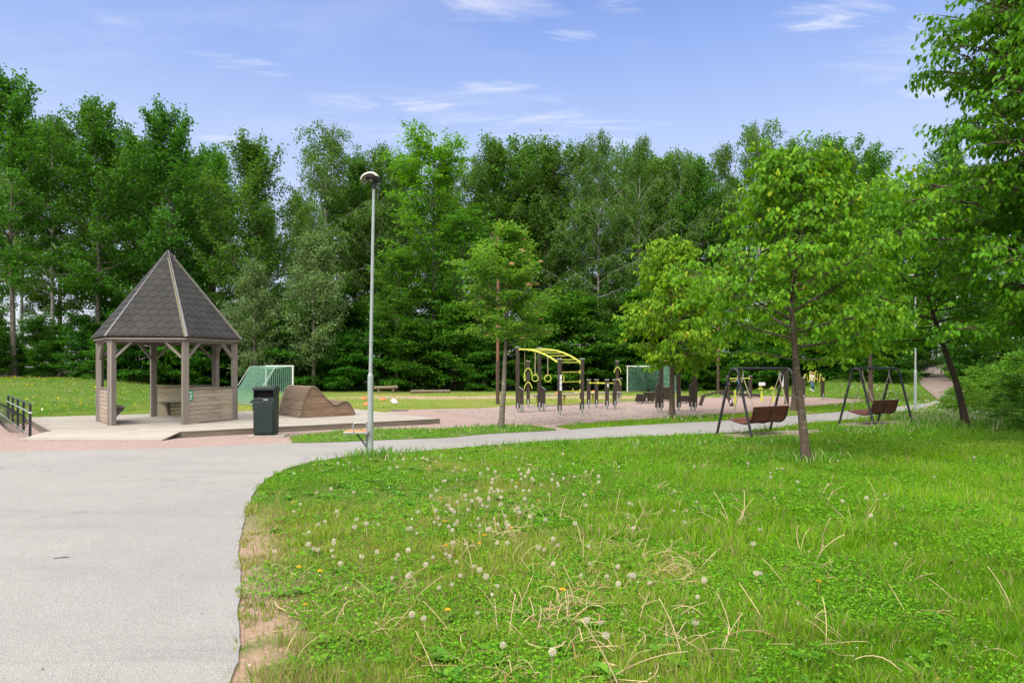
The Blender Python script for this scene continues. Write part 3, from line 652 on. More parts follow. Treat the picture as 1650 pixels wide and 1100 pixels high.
FRONT = [
 ('aspen', 22, 122, 46, 'tallest aspen of the wood, at the far left edge of the picture', 1.0),
 ('aspen', 158, 170, 47, 'tall aspen with a pale trunk left of the pavilion roof', 1.05),
 ('aspen', 275, 176, 48, 'tall pointed aspen straight behind the peak of the pavilion roof', 1.0),
 ('aspen', 345, 246, 53, 'lower dark aspen just right of the pavilion roof peak, behind the wood edge', .9),
 ('poplar', 408, 224, 48, 'light green pointed tree between the pavilion and the weeping birch', 1.35),
 ('sallow', 410, 420, 44, 'grey-green willow bush-tree above the netted goal by the pavilion', 1.0),
 ('sallow', 505, 375, 45, 'tallest pale grey-green willow, above the slatted wooden bench', 1.05),
 ('birch', 524, 206, 51, 'weeping birch with a rounded top left of the lamp head', 1.1),
 ('birch', 606, 234, 54, 'birch standing behind the top of the near lamp post', .9),
 ('bright', 700, 212, 49, 'bright green round-headed maple right of the near lamp post', .95),
 ('maple', 745, 345, 47, 'lower dark maple below the bright round-headed maple', .95),
 ('maple', 640, 400, 46, 'low dense maple just right of the near lamp post', .9),
 ('poplar', 800, 222, 53, 'slim upright tree behind the brown floodlight pole and the rowan', 1.15),
 ('poplar', 885, 226, 54, 'slim upright tree behind the rowan right-hand side', 1.15),
 ('birch', 965, 219, 52, 'narrow pointed birch above the short exercise posts', .8),
 ('birch', 1030, 224, 53, 'narrow birch above the farther goal', .8),
 ('birch', 1098, 243, 54, 'narrow birch left of the leaning cherry crown', .8),
 ('birch', 1160, 236, 56, 'birch showing just above the left shoulder of the leaning cherry crown', .9),
 ('birch', 1222, 200, 53, 'tall weeping birch rising behind the top of the leaning cherry', 1.05),
 ('birch', 1290, 224, 57, 'birch showing behind the right top of the leaning cherry crown', .9),
 ('poplar', 1345, 222, 52, 'upright tree right of the leaning cherry top', 1.3),
 ('aspen', 1398, 243, 50, 'dark aspen at the right end of the wood skyline', .8),
 ('aspen', 1530, 232, 62, 'far aspen showing over the hill path beside the big cherry', .8),
 ('maple', 1475, 330, 58, 'dark maple left of the top of the hill path', .9),
 ('maple', 1590, 300, 56, 'maple right of the hill path behind the big cherry', 1.0)]
for kd, px, top, Y, lab, wd in FRONT: wood_tree(kd, px, top, Y, lab, wide=wd)
kinds2 = ['aspen', 'birch', 'maple', 'aspen', 'poplar', 'birch']
for i, px in enumerate(range(-40, 1480, 76)):
    wood_tree(kinds2[i % 6], px+rg_t.uniform(-18, 18), np.interp(px, [0, 300, 420, 800, 1300, 1500], [205, 240, 290, 258, 250, 280])+(45 if 395 < px < 500 else 0)+rg_t.uniform(-15, 30), rg_t.uniform(57, 66), 'dark tree deeper in the wood behind the front trees', group='second row of the wood', wide=.85)
for px, top in ((88, 188), (215, 214), (312, 246), (478, 318), (572, 248), (655, 240), (760, 246), (842, 231), (925, 231), (1000, 236), (1065, 238), (1130, 246), (1258, 226), (1318, 236), (1372, 246), (1432, 300)):
    kd = ['poplar', 'birch', 'aspen'][int(px) % 3]; wood_tree(kd, px, top+rg_t.uniform(0, 14), rg_t.uniform(54, 57.5), 'tree between two front trees of the wood, closing the skyline', group='skyline trees between the front trees', wide=1.1)
# the dense green skirt of maple saplings along the edge of the wood, in three staggered rows
for row, (Y0, dx, tops) in enumerate(((45.5, 50, (465, 555)), (49, 58, (455, 530)), (54, 62, (470, 530)))):
    for i, px in enumerate(np.arange(-30+row*20, 1480, dx)):
        Y = Y0+rg_t.uniform(-1.0, 1.6)
        if 1380 < px < 1500: Y -= 3
        where = 'low maple sapling with spreading leaves on the edge of the wood' if row == 0 else ('maple sapling in the middle row of the undergrowth' if row == 1 else 'maple sapling deep in the shade at the back of the wood')
        wood_tree('under', px+rg_t.uniform(-14, 14), rg_t.uniform(*tops), Y, where, 'sapling', ('saplings along the wood edge', 'saplings in the middle of the wood', 'saplings at the back of the wood')[row], wide=rg_t.uniform(1.0, 1.35))
for px, top, Y, lab in ((1440, 520, 40, 'dark sapling left of the second lamp post at the foot of the hill path'), (1380, 545, 42, 'round sapling behind the tree by the farther swing bench'),
    (1447, 500, 52, 'sapling overhanging the left side of the hill path'), (1565, 470, 44, 'dark sapling right of the hill path behind the leaning trunk'), (1590, 440, 40, 'tall sapling between the two far lamp posts'), (1640, 430, 36, 'broad sapling right of the far lamp post at the picture edge'),
    (1550, 500, 56, 'sapling beside the far lamp post up the hill'), (1497, 470, 82, 'sapling where the hill path goes out of sight'), (1535, 460, 78, 'sapling right of the top of the hill path'), (1475, 460, 72, 'tall dark sapling left of the top of the hill path')):
    wood_tree('under', px, top, Y, lab, 'sapling', 'saplings by the hill path', wide=.72 if px < 1540 and Y > 50 else 1.0)
for px, py, h, lab in ((1556, 668, 1.1, 'bright shrub directly behind the leaning dark trunk'), (1590, 664, 1.15, 'light green shrub right of the leaning dark trunk'), (1628, 668, 1.4, 'shrub under the big cherry at the right edge'), (1532, 657, .75, 'small shrub at the edge of the asphalt bend'),
    (1575, 652, 1.5, 'shrub beyond the leaning trunk beside the hill path'), (1612, 650, 1.7, 'tall shrub in front of the far lamp post'), (1648, 655, 2.1, 'tallest shrub at the right picture edge'), (1650, 690, 1.3, 'low shrub in the shade of the big cherry'), (1522, 660, .5, 'smallest shrub, by the asphalt bend left of the leaning dark trunk'), (1546, 663, .65, 'little shrub touching the left side of the leaning dark trunk'), (1578, 672, .7, 'low pale shrub at the foot of the leaning dark trunk'), (1606, 677, .75, 'low pale shrub between the leaning trunk and the right edge'), (1636, 681, .9, 'low spreading shrub in front of the shrubs at the right edge')):
    Y = gp(px, py)[1]; X = (px-CX)*Y/FPX; kd = 'shrub'; k = kidx.get(kd, 0); kidx[kd] = k+1; pr = KIND[kd][k % 2]
    o = pr if pr.name not in used else copy_tree(pr); used.add(pr.name); place(o, X, Y, rg_t.uniform(0, 6), h/1.65, lab, 'shrub', 'shrubs by the hill path', h/1.65*1.0)

# ---------------------------------------------------------------- pavilion and its deck
DZ = .15
def clip(poly, a, b, c):                         # keep the part of a polygon where a*x + b*y <= c
    out = []; n = len(poly)
    for k in range(n):
        p, q = poly[k], poly[(k+1) % n]; dp = a*p[0]+b*p[1]-c; dq = a*q[0]+b*q[1]-c
        if dp <= 0: out.append(p)
        if (dp < 0 < dq) or (dq < 0 < dp): t = dp/(dp-dq); out.append((p[0]+(q[0]-p[0])*t, p[1]+(q[1]-p[1])*t))
    return out
def area(p): return .5*sum(p[i][0]*p[(i+1) % len(p)][1]-p[(i+1) % len(p)][0]*p[i][1] for i in range(len(p)))
DECK = [(-10.6, 15.72), (-7.62, 15.72), (-2.1, 19.6), (-5.75, 24.3), (-14.3, 20.1)]
def build_deck():
    d = empty('wooden_deck', (-8, 19.5, 0), 0, 'low wooden deck of pale boards under the pavilion and the slatted bench', 'deck')
    loc = [(x+8, y-19.5) for x, y in DECK]
    mb = MB(); y = min(p[1] for p in loc)
    while y < max(p[1] for p in loc):
        s = clip(clip(loc, 0, 1, y+.138), 0, -1, -y)
        y += .145
        if len(s) < 3 or abs(area(s)) < .004: continue
        # each course is laid from boards a few metres long
        xs = [p[0] for p in s]; x = min(xs)+random.uniform(-3, 0)
        while x < max(xs):
            L = random.choice((3.0, 3.6, 4.2)); q = clip(clip(s, 1, 0, x+L-.004), -1, 0, -x); x += L
            if len(q) >= 3 and abs(area(q)) > .003:
                dz = random.uniform(-.002, .002)
                mb.prism(q, (0, 0, DZ-.03+dz), (1, 0, 0), (0, 1, 0), (0, 0, 1), .03)
    mb.build('board', M['deck_wood'], d)
    mb = MB(); n = len(loc)
    for k in range(n):
        a, b = Vector(loc[k]+(0,)), Vector(loc[(k+1) % n]+(0,)); dr = (b-a).normalized(); nrm = Vector((dr.y, -dr.x, 0))
        mb.bar(a+nrm*.018+Vector((0, 0, .06)), b+nrm*.018+Vector((0, 0, .06)), .03, .118, r=.3)
        mb.bar(a+nrm*.02+Vector((0, 0, .132)), b+nrm*.02+Vector((0, 0, .132)), .036, .022, r=.9)
    mb.build('fascia', M['fascia'], d)
    mb = MB()                                   # the short ramp down to the grit
    x0, x1 = -2.72, .36; ya, yb = 15.68-19.5, 15.06-19.5
    for i in range(5):
        f0, f1 = i/5, (i+1)/5-.012
        A = lambda f: (ya+(yb-ya)*f, .148-.128*f)
        (p0, z0), (p1, z1) = A(f0), A(f1); ex = .17
        xl0, xl1 = x0-ex*f0*1.2, x0-ex*f1*1.2; xr0, xr1 = x1-ex*f0*.6, x1-ex*f1*.6
        mb.add([(xl0, p0, z0), (xr0, p0, z0), (xr1, p1, z1), (xl1, p1, z1), (xl0, p0, z0-.028), (xr0, p0, z0-.028), (xr1, p1, z1-.028), (xl1, p1, z1-.028)],
               [(0, 3, 2, 1), (4, 5, 6, 7), (0, 1, 5, 4), (1, 2, 6, 5), (2, 3, 7, 6), (3, 0, 4, 7)], [(x, y, 0) for x, y in ((0, 0), (3, 0), (3, .13), (0, .13))*2])
    mb.build('ramp', M['deck_wood'], d)
    return d
build_deck()

def build_pavilion():
    RO = R(9.7); P = empty('wooden_pavilion', (-9.57, 19.0, DZ), RO, 'six-sided wooden pavilion with a steep dark shingle roof on the low deck', 'pavilion')
    RR = 1.75; V6 = [Vector((RR*math.cos(R(60*k)), RR*math.sin(R(60*k)), 0)) for k in range(6)]
    ZE, ZA, RE = 2.27, 4.70, 1.93; PW = .145
    # corners: 0 right, 1 back right, 2 back left, 3 left, 4 front left, 5 front right
    for k in range(6):
        a = R(60*k); Mx = Matrix.Rotation(a+R(30), 3, 'Z'); mb = MB()
        tn = Vector((-math.sin(a), math.cos(a), 0)); rd = Vector((math.cos(a), math.sin(a), 0))
        # two planks butted at the corner, the way the photo shows a seam down each post
        mb.box(V6[k]+tn*.039+Vector((0, 0, 1.115)), (.145, .074, 2.23), Matrix.Rotation(a, 3, 'Z'))
        mb.box(V6[k]-tn*.039+Vector((0, 0, 1.115)), (.145, .074, 2.23), Matrix.Rotation(a, 3, 'Z'))
        mb.build('post', M['grey_wood'], P, .004)
    for k in range(6):                           # eave beams between the posts, knee braces
        a, b = V6[k], V6[(k+1) % 6]; mb = MB(); d = (b-a).normalized()
        mb.bar(a+d*.08+Vector((0, 0, 2.175)), b-d*.08+Vector((0, 0, 2.175)), .07, .11); mb.build('eave_beam', M['grey_wood'], P, .003)
        for p, s in ((a, 1), (b, -1)):
            mb = MB(); mb.bar(p+d*s*.075+Vector((0, 0, 1.72)), p+d*s*.48+Vector((0, 0, 2.13)), .06, .075, up=d.cross(Vector((0, 0, 1)))); mb.build('knee_brace', M['grey_wood'], P, .003)
    def panel(k, top=.9, rail=True):
        a, b = V6[k], V6[(k+1) % 6]; d = (b-a).normalized(); nrm = Vector((d.y, -d.x, 0)); mb = MB(); n = 8; h = (top-.02)/n
        for i in range(n):
            z = .015+h*(i+.5); L = (b-a).length-.15
            if random.random() < .4:
                c = random.uniform(.35, .65)*L; mb.bar(a+d*.075+Vector((0, 0, z)), a+d*(.075+c-.002)+Vector((0, 0, z)), .03, h-.012); mb.bar(a+d*(.075+c+.002)+Vector((0, 0, z)), b-d*.075+Vector((0, 0, z)), .03, h-.012)
            else: mb.bar(a+d*.075+Vector((0, 0, z)), b-d*.075+Vector((0, 0, z)), .03, h-.012)
        o = mb.build('wall_panel', M['panel_wood'], P, .003)
        mb = MB(); mb.bar(a+d*.08+Vector((0, 0, top+.017)), b-d*.08+Vector((0, 0, top+.017)), .095, .03); mb.build('rail', M['grey_wood'], P, .003)
    def bench(k):
        a, b = V6[k], V6[(k+1) % 6]; d = (b-a).normalized(); inn = Vector((-d.y, d.x, 0)); mb = MB()
        for j in range(3):
            o = inn*(.09+.115*j)+Vector((0, 0, .44)); mb.bar(a+d*(.2+.06*j)+o, b-d*(.2+.06*j)+o, .108, .032)
        for s in (.45, 1.3):
            c = a+d*s; mb.prism([(.02, .05), (.07, .05), (.36, .39), (.36, .42), (.02, .42)], c-d*.02, inn, (0, 0, 1), d, .045)
        mb.build('bench', M['grey_wood'], P, .003)
    for k in (3, 1, 5): panel(k); bench(k)
    # roof: courses of six-sided shingles on each face, hip strips along the ridges
    mb = MB(); und = MB(); s = .135; EV = [Vector((RE*math.cos(R(60*k)), RE*math.sin(R(60*k)), ZE)) for k in range(6)]; AP = Vector((0, 0, ZA))
    for k in range(6):
        a, b = EV[k], EV[(k+1) % 6]; mid = (a+b)/2; u = (b-a).normalized(); v = AP-mid; hL = v.length; v.normalize(); n = u.cross(v); wd = (b-a).length
        und.add([a, b, AP], [(0, 2, 1)], r=.5)
        row = 0; y = -.05
        while y < hL:
            x = -wd/2+(s*.866 if row % 2 else 0)-.2
            while x < wd/2+.3:
                hexp = [(x+s*math.cos(R(30+60*q)), y+s*math.sin(R(30+60*q))) for q in range(6)]
                hexp = clip(hexp, 0, -1, 0); sl = hL/(wd/2)
                if len(hexp) > 2: hexp = clip(hexp, sl, 1, hL-.01)
                if len(hexp) > 2: hexp = clip(hexp, -sl, 1, hL-.01)
                if len(hexp) > 2 and abs(area(hexp)) > .0008:
                    r = random.random()
                    top = [mid+u*p[0]+v*p[1]+n*(.012+.011*max(0, (y+s-p[1])/(2*s))) for p in hexp]; bot = [t-n*.011 for t in top]; m = len(top)
                    mb.add(top+bot, [tuple(range(m))]+[(i, m+i, m+(i+1) % m, (i+1) % m) for i in range(m)], None, r)
                x += s*1.732+.005
            y += s*1.5+.003; row += 1
    rf = mb.build('roof', M['shingle'], P, smooth=0)
    und.build('roof_boarding', M['grey_wood'], rf)
    mb = MB(); m2 = MB()
    for k in range(6):
        e = EV[k]; d = (AP-e).normalized(); tn = Vector((-math.sin(R(60*k)), math.cos(R(60*k)), 0)); out = tn.cross(d)
        if out.z < 0: out = -out
        for sg in (1, -1):
            w1 = tn*sg*.036-out*.018
            mb.add([e-d*.02+out*.034, AP+out*.034, AP+w1*.3+out*.034, e-d*.02+w1+out*.034]+[p-out*.008 for p in (e-d*.02+out*.034, AP+out*.034, AP+w1*.3+out*.034, e-d*.02+w1+out*.034)], [(0, 1, 2, 3), (7, 6, 5, 4), (0, 4, 5, 1), (1, 5, 6, 2), (2, 6, 7, 3), (3, 7, 4, 0)])
        w1 = -tn*.038-out*.018; w2 = -tn*.072-out*.036
        A = [e-d*.01+w1+out*.028, AP*.92+e*.08+w1*.8+out*.028, AP*.92+e*.08+w2*.8+out*.03, e-d*.01+w2+out*.03]
        m2.add(A+[p-out*.006 for p in A], [(0, 1, 2, 3), (7, 6, 5, 4), (0, 4, 5, 1), (1, 5, 6, 2), (2, 6, 7, 3), (3, 7, 4, 0)])
    mb.build('hip_strip', M['hip'], rf); m2.build('moss_strip', M['moss'], rf)
    # thin eave edge
    mb = MB()
    for k in range(6):
        a, b = EV[k], EV[(k+1) % 6]; mb.bar(a*.985+Vector((0, 0, -.03)), b*.985+Vector((0, 0, -.03)), .02, .035)
    mb.build('eave_board', M['grey_wood'], P)
    # green sticker on the outside of the right front panel, next to the front right post
    a, b = V6[5], V6[0]; d = (b-a).normalized(); nrm = Vector((d.y, -d.x, 0)); c = a+d*.16+nrm*.019+Vector((0, 0, .74))
    sg = MB(); sg.bar(c-d*.075, c+d*.075, .008, .26); so = sg.build('sign', M['sign_green'], P)
    mk = MB(); f = c+nrm*.006
    for (x, z, w, h) in ((-.01, .085, .07, .03), (-.02, .045, .09, .012), (.0, -.02, .05, .05), (.03, .0, .02, .03), (-.01, -.085, .07, .03)): mk.bar(f+d*(x-w/2)+Vector((0, 0, z)), f+d*(x+w/2)+Vector((0, 0, z)), .003, h)
    mk.build('sign_print', M['sign_white'], so)
    return P
build_pavilion()

def build_wave_bench():
    A = Vector((-6.14, 19.8)); B = Vector((-4.81, 20.9)); u = (B-A); L = u.length; rz = math.atan2(u.y, u.x)
    P = empty('wave_bench', (A.x, A.y, DZ), rz, 'brown slatted wave-shaped lounging bench on the deck right of the dark green bin', 'bench')
    ctrl = [(0, 0), (.07, .28), (.16, .58), (.27, .82), (.37, .885), (.47, .87), (.60, .74), (.78, .55), (.95, .39), (1.06, .325), (1.16, .33), (1.3, .40), (1.42, .43), (1.52, .385), (1.62, .25), (1.70, .10), (1.73, 0)]
    def cr(P, n):
        out = []
        for i in range(len(P)-1):
            p0, p1, p2, p3 = P[max(i-1, 0)], P[i], P[i+1], P[min(i+2, len(P)-1)]
            for k in range(n):
                t = k/n; out.append(tuple(.5*((2*b)+(-a+c)*t+(2*a-5*b+4*c-d)*t*t+(-a+3*b-3*c+d)*t**3) for a, b, c, d in zip(p0, p1, p2, p3)))
        return out+[P[-1]]
    prof = cr(ctrl, 8); D = 1.75
    # the slats run across, one behind another along the curve
    mb = MB(); dist = 0; nxt = .03
    for k in range(1, len(prof)):
        a, b = Vector((prof[k-1][0], 0, prof[k-1][1])), Vector((prof[k][0], 0, prof[k][1])); l = (b-a).length
        while dist+l > nxt:
            c = a+(b-a)*((nxt-dist)/l); tn = (b-a).normalized(); nr = Vector((-tn.z, 0, tn.x)); mb.bar(c+nr*.012+Vector((0, -.02, 0)), c+nr*.012+Vector((0, D+.02, 0)), .040, .03, up=nr); nxt += .064
        dist += l
    mb.build('slats', M['slat_wood'], P, .003)
    inner = [(x, max(z-.012, 0)) for x, z in prof]
    for y in (.01, D-.04):
        mb = MB(); n = 9
        for i in range(n):
            z0, z1 = i*.1, (i+1)*.1-.004; q = clip(clip(inner, 0, 1, z1), 0, -1, -z0)
            # split the non-convex outline into its two humps
            for lo, hi in ((-1, 1.08), (1.08, 3)):
                w = clip(clip(q, 1, 0, hi), -1, 0, -lo) if len(q) > 2 else []
                if len(w) > 2 and abs(area(w)) > .001: mb.prism(w, (0, y+random.uniform(0, .002), 0), (1, 0, 0), (0, 0, 1), (0, 1, 0), .03)
        mb.build('side_panel', M['side_wood'], P)
build_wave_bench()

# ---------------------------------------------------------------- bin, lamp posts, seat, bike stand
def build_bin():
    x, y = gp(423, 705); P = empty('litter_bin', (x, y+.24, 0), R(7), 'scuffed dark green litter bin with an open slot in front of the deck', 'bin')
    w, d, h = .475, .46, 1.2
    mb = MB(); mb.box((0, 0, .06+.43), (w, d, .86), taper=1.03); mb.build('body', M['bin'], P, .02)
    mb = MB()
    mb.box((0, d/2-.03, 1.0), (w*1.02, .06, .19)); mb.box((-w/2+.012, 0, 1.0), (.03, d*1.02, .19)); mb.box((w/2-.012, 0, 1.0), (.03, d*1.02, .19))
    mb.box((0, 0, 1.125), (w*1.06, d*1.06, .07)); mb.box((0, 0, 1.168), (w*.98, d*.98, .03), taper=.92); mb.build('hood', M['bin'], P, .014)
    mb = MB(); mb.box((0, .05, 1.0), (w*.9, d*.7, .17)); mb.build('slot', M['near_black'], P)  # black block in the opening, its colour standing for the shade inside
    mb = MB(); mb.box((0, -d/2-.012, .47), (w*.86, .02, .72)); mb.build('door', M['bin'], P, .012)
    mb = MB(); mb.box((-w/2-.035, -.02, .72), (.05, .1, .22)); mb.tube([(-w/2-.03, -.02, .62), (-w/2-.03, -.02, .84)], .03, 10); mb.build('hinge', M['bin'], P, .01)
    mb = MB(); mb.box((.04, -d/2-.012, .875), (.10, .012, .03)); mb.build('lock_plate', M['lamp_grey'], P, .004)
    mb = MB(); mb.box((.05, .0, .0), (.84, .6, .1)); mb.build('plinth', M['conc'], P, .012)
build_bin()

def lamp(name, px, py, lean, label, group='lamp posts along the path', head=True):
    x, y = gp(px, py); P = empty(name, (x, y, g(x, y)), 0, label, 'lamp post', group)
    mb = MB(); mb.tube([(0, 0, -.05), (0, 0, 1.47)], .052, 14); mb.tube([(0, 0, 1.47), (0, 0, 1.53)], [.052, .033], 14, cap=False); mb.tube([(0, 0, 1.5), (lean, 0, 4.92)], [.033, .026], 12)
    mb.tube([(.013, 0, 2.1), (.013, 0, 2.13)], .039, 12); mb.build('pole', M['lamp_grey'], P)
    mb = MB(); mb.lathe([(.04, 0), (.044, .04), (.05, .09), (.085, .125), (.145, .16), (.15, .19), (.09, .2)], (lean, 0, 4.9), 18); mb.build('neck', M['lamp_dark'], P)
    # curved shell over the lamp, tipped to the left
    mb = MB(); n = 12; Vv = []; F = []; th = .012
    for s in (0, 1):
        for i in range(n+1):
            for j in range(9):
                a = math.pi*(.04+.92*i/n); yy = -.2+.4*j/8; k = math.sqrt(max(.0, 1-(abs(yy)/.235)**2.6)); rr = (.175-th*s)
                Vv.append((-rr*math.cos(a)*(.55+.45*k), yy, (.15-th*s)*math.sin(a)*k))
    W = 9*(n+1)
    for i in range(n):
        for j in range(8):
            a = i*9+j; F.append((a, a+1, a+10, a+9)); F.append((W+a, W+a+9, W+a+10, W+a+1))
    for j in range(8):
        for i in (0, n): a = i*9+j; F.append((a, W+a, W+a+1, a+1))
    for i in range(n):
        for j in (0, 8): a = i*9+j; F.append((a, a+9, W+a+9, W+a))
    Mx = Matrix.Rotation(R(-13), 3, 'Y')
    mb.add([Vector((lean-.055, 0, 5.045))+Mx @ Vector(v) for v in Vv], F); sh = mb.build('lamp_shell', M['lamp_shell'], P, smooth=50)
    mb = MB(); mb.box(Vector((lean+.02, 0, 5.06)), (.16, .2, .05), Mx); mb.build('lamp_glass', M['plate'], sh, .01)
    return P
lamp('lamp_post', 597, 735, .06, 'near grey lamp post with a fold-down seat, at the lawn corner')
lamp('lamp_post', 1475, 661, 0, 'second lamp post, right of the farther swing bench by the asphalt')
lamp('lamp_post', 1599, 615, 0, 'far lamp post rising from the shrubs near the right edge')
lamp('lamp_post', 1543, 607, 0, 'farthest thin lamp post just right of the leaning trunk')

def build_flip_seat():
    x, y = gp(594, 735); P = empty('folding_seat', (x-.06, y+.02, 0), R(4), 'small orange-topped steel seat bracketed to the near lamp post', 'seat')
    mb = MB(); mb.box((.04, .09, .21), (.09, .09, .46)); mb.build('bracket_post', M['lamp_grey'], P, .005)
    mb = MB(); z = .445
    mb.bar((-.37, -.15, z), (.06, -.15, z), .02, .035); mb.bar((-.37, .15, z), (.06, .15, z), .02, .035); mb.bar((-.37, -.15, z), (-.37, .15, z), .02, .035); mb.bar((.06, -.15, z), (.06, .15, z), .02, .035); mb.build('seat_frame', M['galv'], P, .004)
    mb = MB()
    for k in range(3): mb.box((-.155, -.095+.095*k, z+.014), (.41, .088, .022))
    mb.build('seat', M['orange'], P, .006)
    mb = MB()
    for s in (-.05, .06): mb.bar((-.16, s, z-.03), (.02, s+.03, .16), .02, .014)
    mb.build('brace', M['lamp_dark'], P)
    pts = [(-.2, -.165, z-.03), (-.2, -.165, z+.13)]+[(-.2+.05-.05*math.cos(a), -.165, z+.13+.05*math.sin(a)) for a in np.linspace(.3, 1.57, 4)]+[(.0, -.165, z+.18)]+[(.0+.05*math.sin(a), -.165, z+.13+.05*math.cos(a)) for a in np.linspace(.3, 1.57, 4)]+[(.05, -.165, z-.03)]
    mb = MB(); mb.tube(pts, .011, 8); mb.build('handle', M['galv'], P)
build_flip_seat()

def build_bike_stand():
    A = Vector(gp(48.5, 705)+(0,)); B = Vector((-15.2, 20.6, 0)); d = (B-A); L = d.length; rz = math.atan2(d.y, d.x)
    P = empty('bicycle_stand', A, rz, 'black bicycle stand with a steel spiral at the left edge of the deck', 'bicycle stand')
    side = 1                                     # local +y points to the left of the run, away from the deck ramp
    for k in range(5):
        x = L*k/4; mb = MB(); mb.box((x, 0, .37), (.055, .055, .8)); mb.build('post', M['black'], P, .006)
    mb = MB(); mb.tube([(-.02, 0, .775), (L+.05, 0, .775)], .02, 8); mb.build('top_rail', M['black'], P)
    mb = MB()
    for y, z in ((.03, .6), (.42, .46), (.08, .12)): mb.tube([(0, y*side, z), (L+.3, y*side, z)], .014, 6)
    mb.build('rail', M['galv'], P)
    mb = MB(); T = int(L/.4); pts = [(L*t/(T*12), side*(.26+.22*math.cos(2*math.pi*t/12)), .34+.23*math.sin(2*math.pi*t/12)) for t in range(T*12)]; mb.tube(pts, .008, 5); mb.build('spiral', M['black'], P)
    mb = MB(); mb.box((0, 0, .58), (.06, .06, .035)); mb.build('reflector', M['sign_white'], P)
build_bike_stand()

# ---------------------------------------------------------------- swing benches
def build_swing(x, y):
    P = empty('swing_bench', (x, y, g(x, y)), R(32.7)); H = 1.6
    for s in (-1, 1):                            # two hairpin ends: each leg pair is one bent tube
        mb = MB(); pts = []
        for a in np.linspace(0, 1, 3): pts.append((s*1.0, -.5+.36*a*.98, .02+(H-.22)*a*.99))
        for a in np.linspace(-1, 1, 9): pts.append((s*1.0, .15*math.sin(a*math.pi/2), H-.2+.19*math.cos(a*math.pi/2)))
        for a in np.linspace(1, 0, 3): pts.append((s*1.0, .5-.36*a*.98, .02+(H-.22)*a*.99))
        mb.tube(pts, .032, 10); e = mb.build('end_frame', M['black'], P)
        mb = MB()
        for q in (-1, 1):
            for z in (1.15, .9): mb.box((s*1.0, q*(.5-.36*z/1.38)+.0, z), (.085, .02, .02))
        mb.build('bolt', M['galv'], e)
    mb = MB(); mb.tube([(-1.0, 0, H-.005), (1.0, 0, H-.005)], .032, 10); mb.build('top_bar', M['black'], P)
    prof = [(.42, .375), (.36, .355), (.28, .335), (.2, .315), (.12, .305), (.04, .30), (-.04, .305), (-.11, .325), (-.17, .365), (-.205, .42), (-.23, .48), (-.25, .545), (-.268, .61), (-.28, .665)]
    mb = MB()
    for k, (v, z) in enumerate(prof):
        a = prof[max(k-1, 0)]; b = prof[min(k+1, len(prof)-1)]; tn = Vector((0, b[0]-a[0], b[1]-a[1])).normalized(); nr = Vector((0, -tn.z, tn.y))
        mb.bar((-.66, v, z), (.66, v, z), .074, .026, up=nr)
    st = mb.build('seat', M['red_wood'], P, .005)
    mb = MB()
    for xx in (-.6, 0, .6): mb.tube([(xx, v-.018, z-.02) for v, z in prof], .012, 6)
    mb.build('support_strap', M['black'], st)
    for s in (-1, 1):
        mb = MB(); t = (s*.68, 0, H-.2)
        mb.tube([(s*.68, 0, H), t], .012, 6); mb.tube([t, (s*.62, .36, .40)], .011, 6); mb.tube([t, (s*.62, -.27, .68)], .011, 6); mb.build('rope', M['rope'], P)
        mb = MB(); mb.tube([(s*.62, .36, .40), (s*.62, .36, .335)], .016, 6); mb.tube([(s*.62, -.27, .70), (s*.62, -.275, .62)], .016, 6); mb.tube([(s*.68, 0, H-.24), (s*.68, 0, H-.14)], .018, 6); mb.build('shackle', M['galv'], P)
    return P
w1 = build_swing(6.03, 16.5); tag(w1, 'nearer reddish slatted swing bench, hung by ropes in a black frame beside the leaning cherry', 'swing', 'swing benches')
w2 = copy_tree(w1); w2.location = (10.4, 19.5, g(10.4, 19.5)); tag(w2, 'farther reddish slatted swing bench, left of the second lamp post', 'swing', 'swing benches')

# ---------------------------------------------------------------- floodlight poles, goals, logs, cones
def flood(px, py, top, label, heads=True):
    x, y = gp(px, py); P = empty('floodlight_pole', (x, y, g(x, y)), 0, label, 'floodlight', 'brown floodlight poles'); H = zt(top, y)
    mb = MB(); mb.tube([(0, 0, 1.85), (.02, 0, H)], [.068, .06], 12); mb.build('pole', M['rust'], P)
    mb = MB(); mb.tube([(0, 0, -.05), (0, 0, 1.87)], .083, 12); mb.build('sleeve', M['rust_dark'], P)
    mb = MB(); mb.bar((-.3, 0, H+.02), (.3, 0, H+.02), .07, .05); mb.build('cross_arm', M['rust_dark'], P)
    for s, tilt in ((-1, 8), (1, 48)):
        mb = MB(); Mx = Matrix.Rotation(R(tilt if s < 0 else -tilt), 3, 'Y') if False else Matrix.Rotation(R(tilt), 3, 'Y')
        c = Vector((s*.24, -.02, H-.13 if s < 0 else H+.18)); mb.box(c, (.2, .3, .24 if s < 0 else .12), Mx, taper=.8); hd = mb.build('lamp_head', M['lamp_dark'], P, .012)
        mb = MB(); mb.box(c+Vector((0, 0, .14 if s < 0 else .08)), (.24, .34, .03), Mx); mb.build('lamp_visor', M['rust_dark'], hd)
    mb = MB(); mb.box((.24, -.02, H-.22), (.14, .22, .26)); mb.build('lamp_box', M['lamp_grey'], P, .01)
flood(802, 651, 379, 'brown floodlight pole behind the rowan and left of the climbing frame')
flood(1157, 632, 446, 'brown floodlight pole behind the yellow-green young tree, its top hidden in leaves')

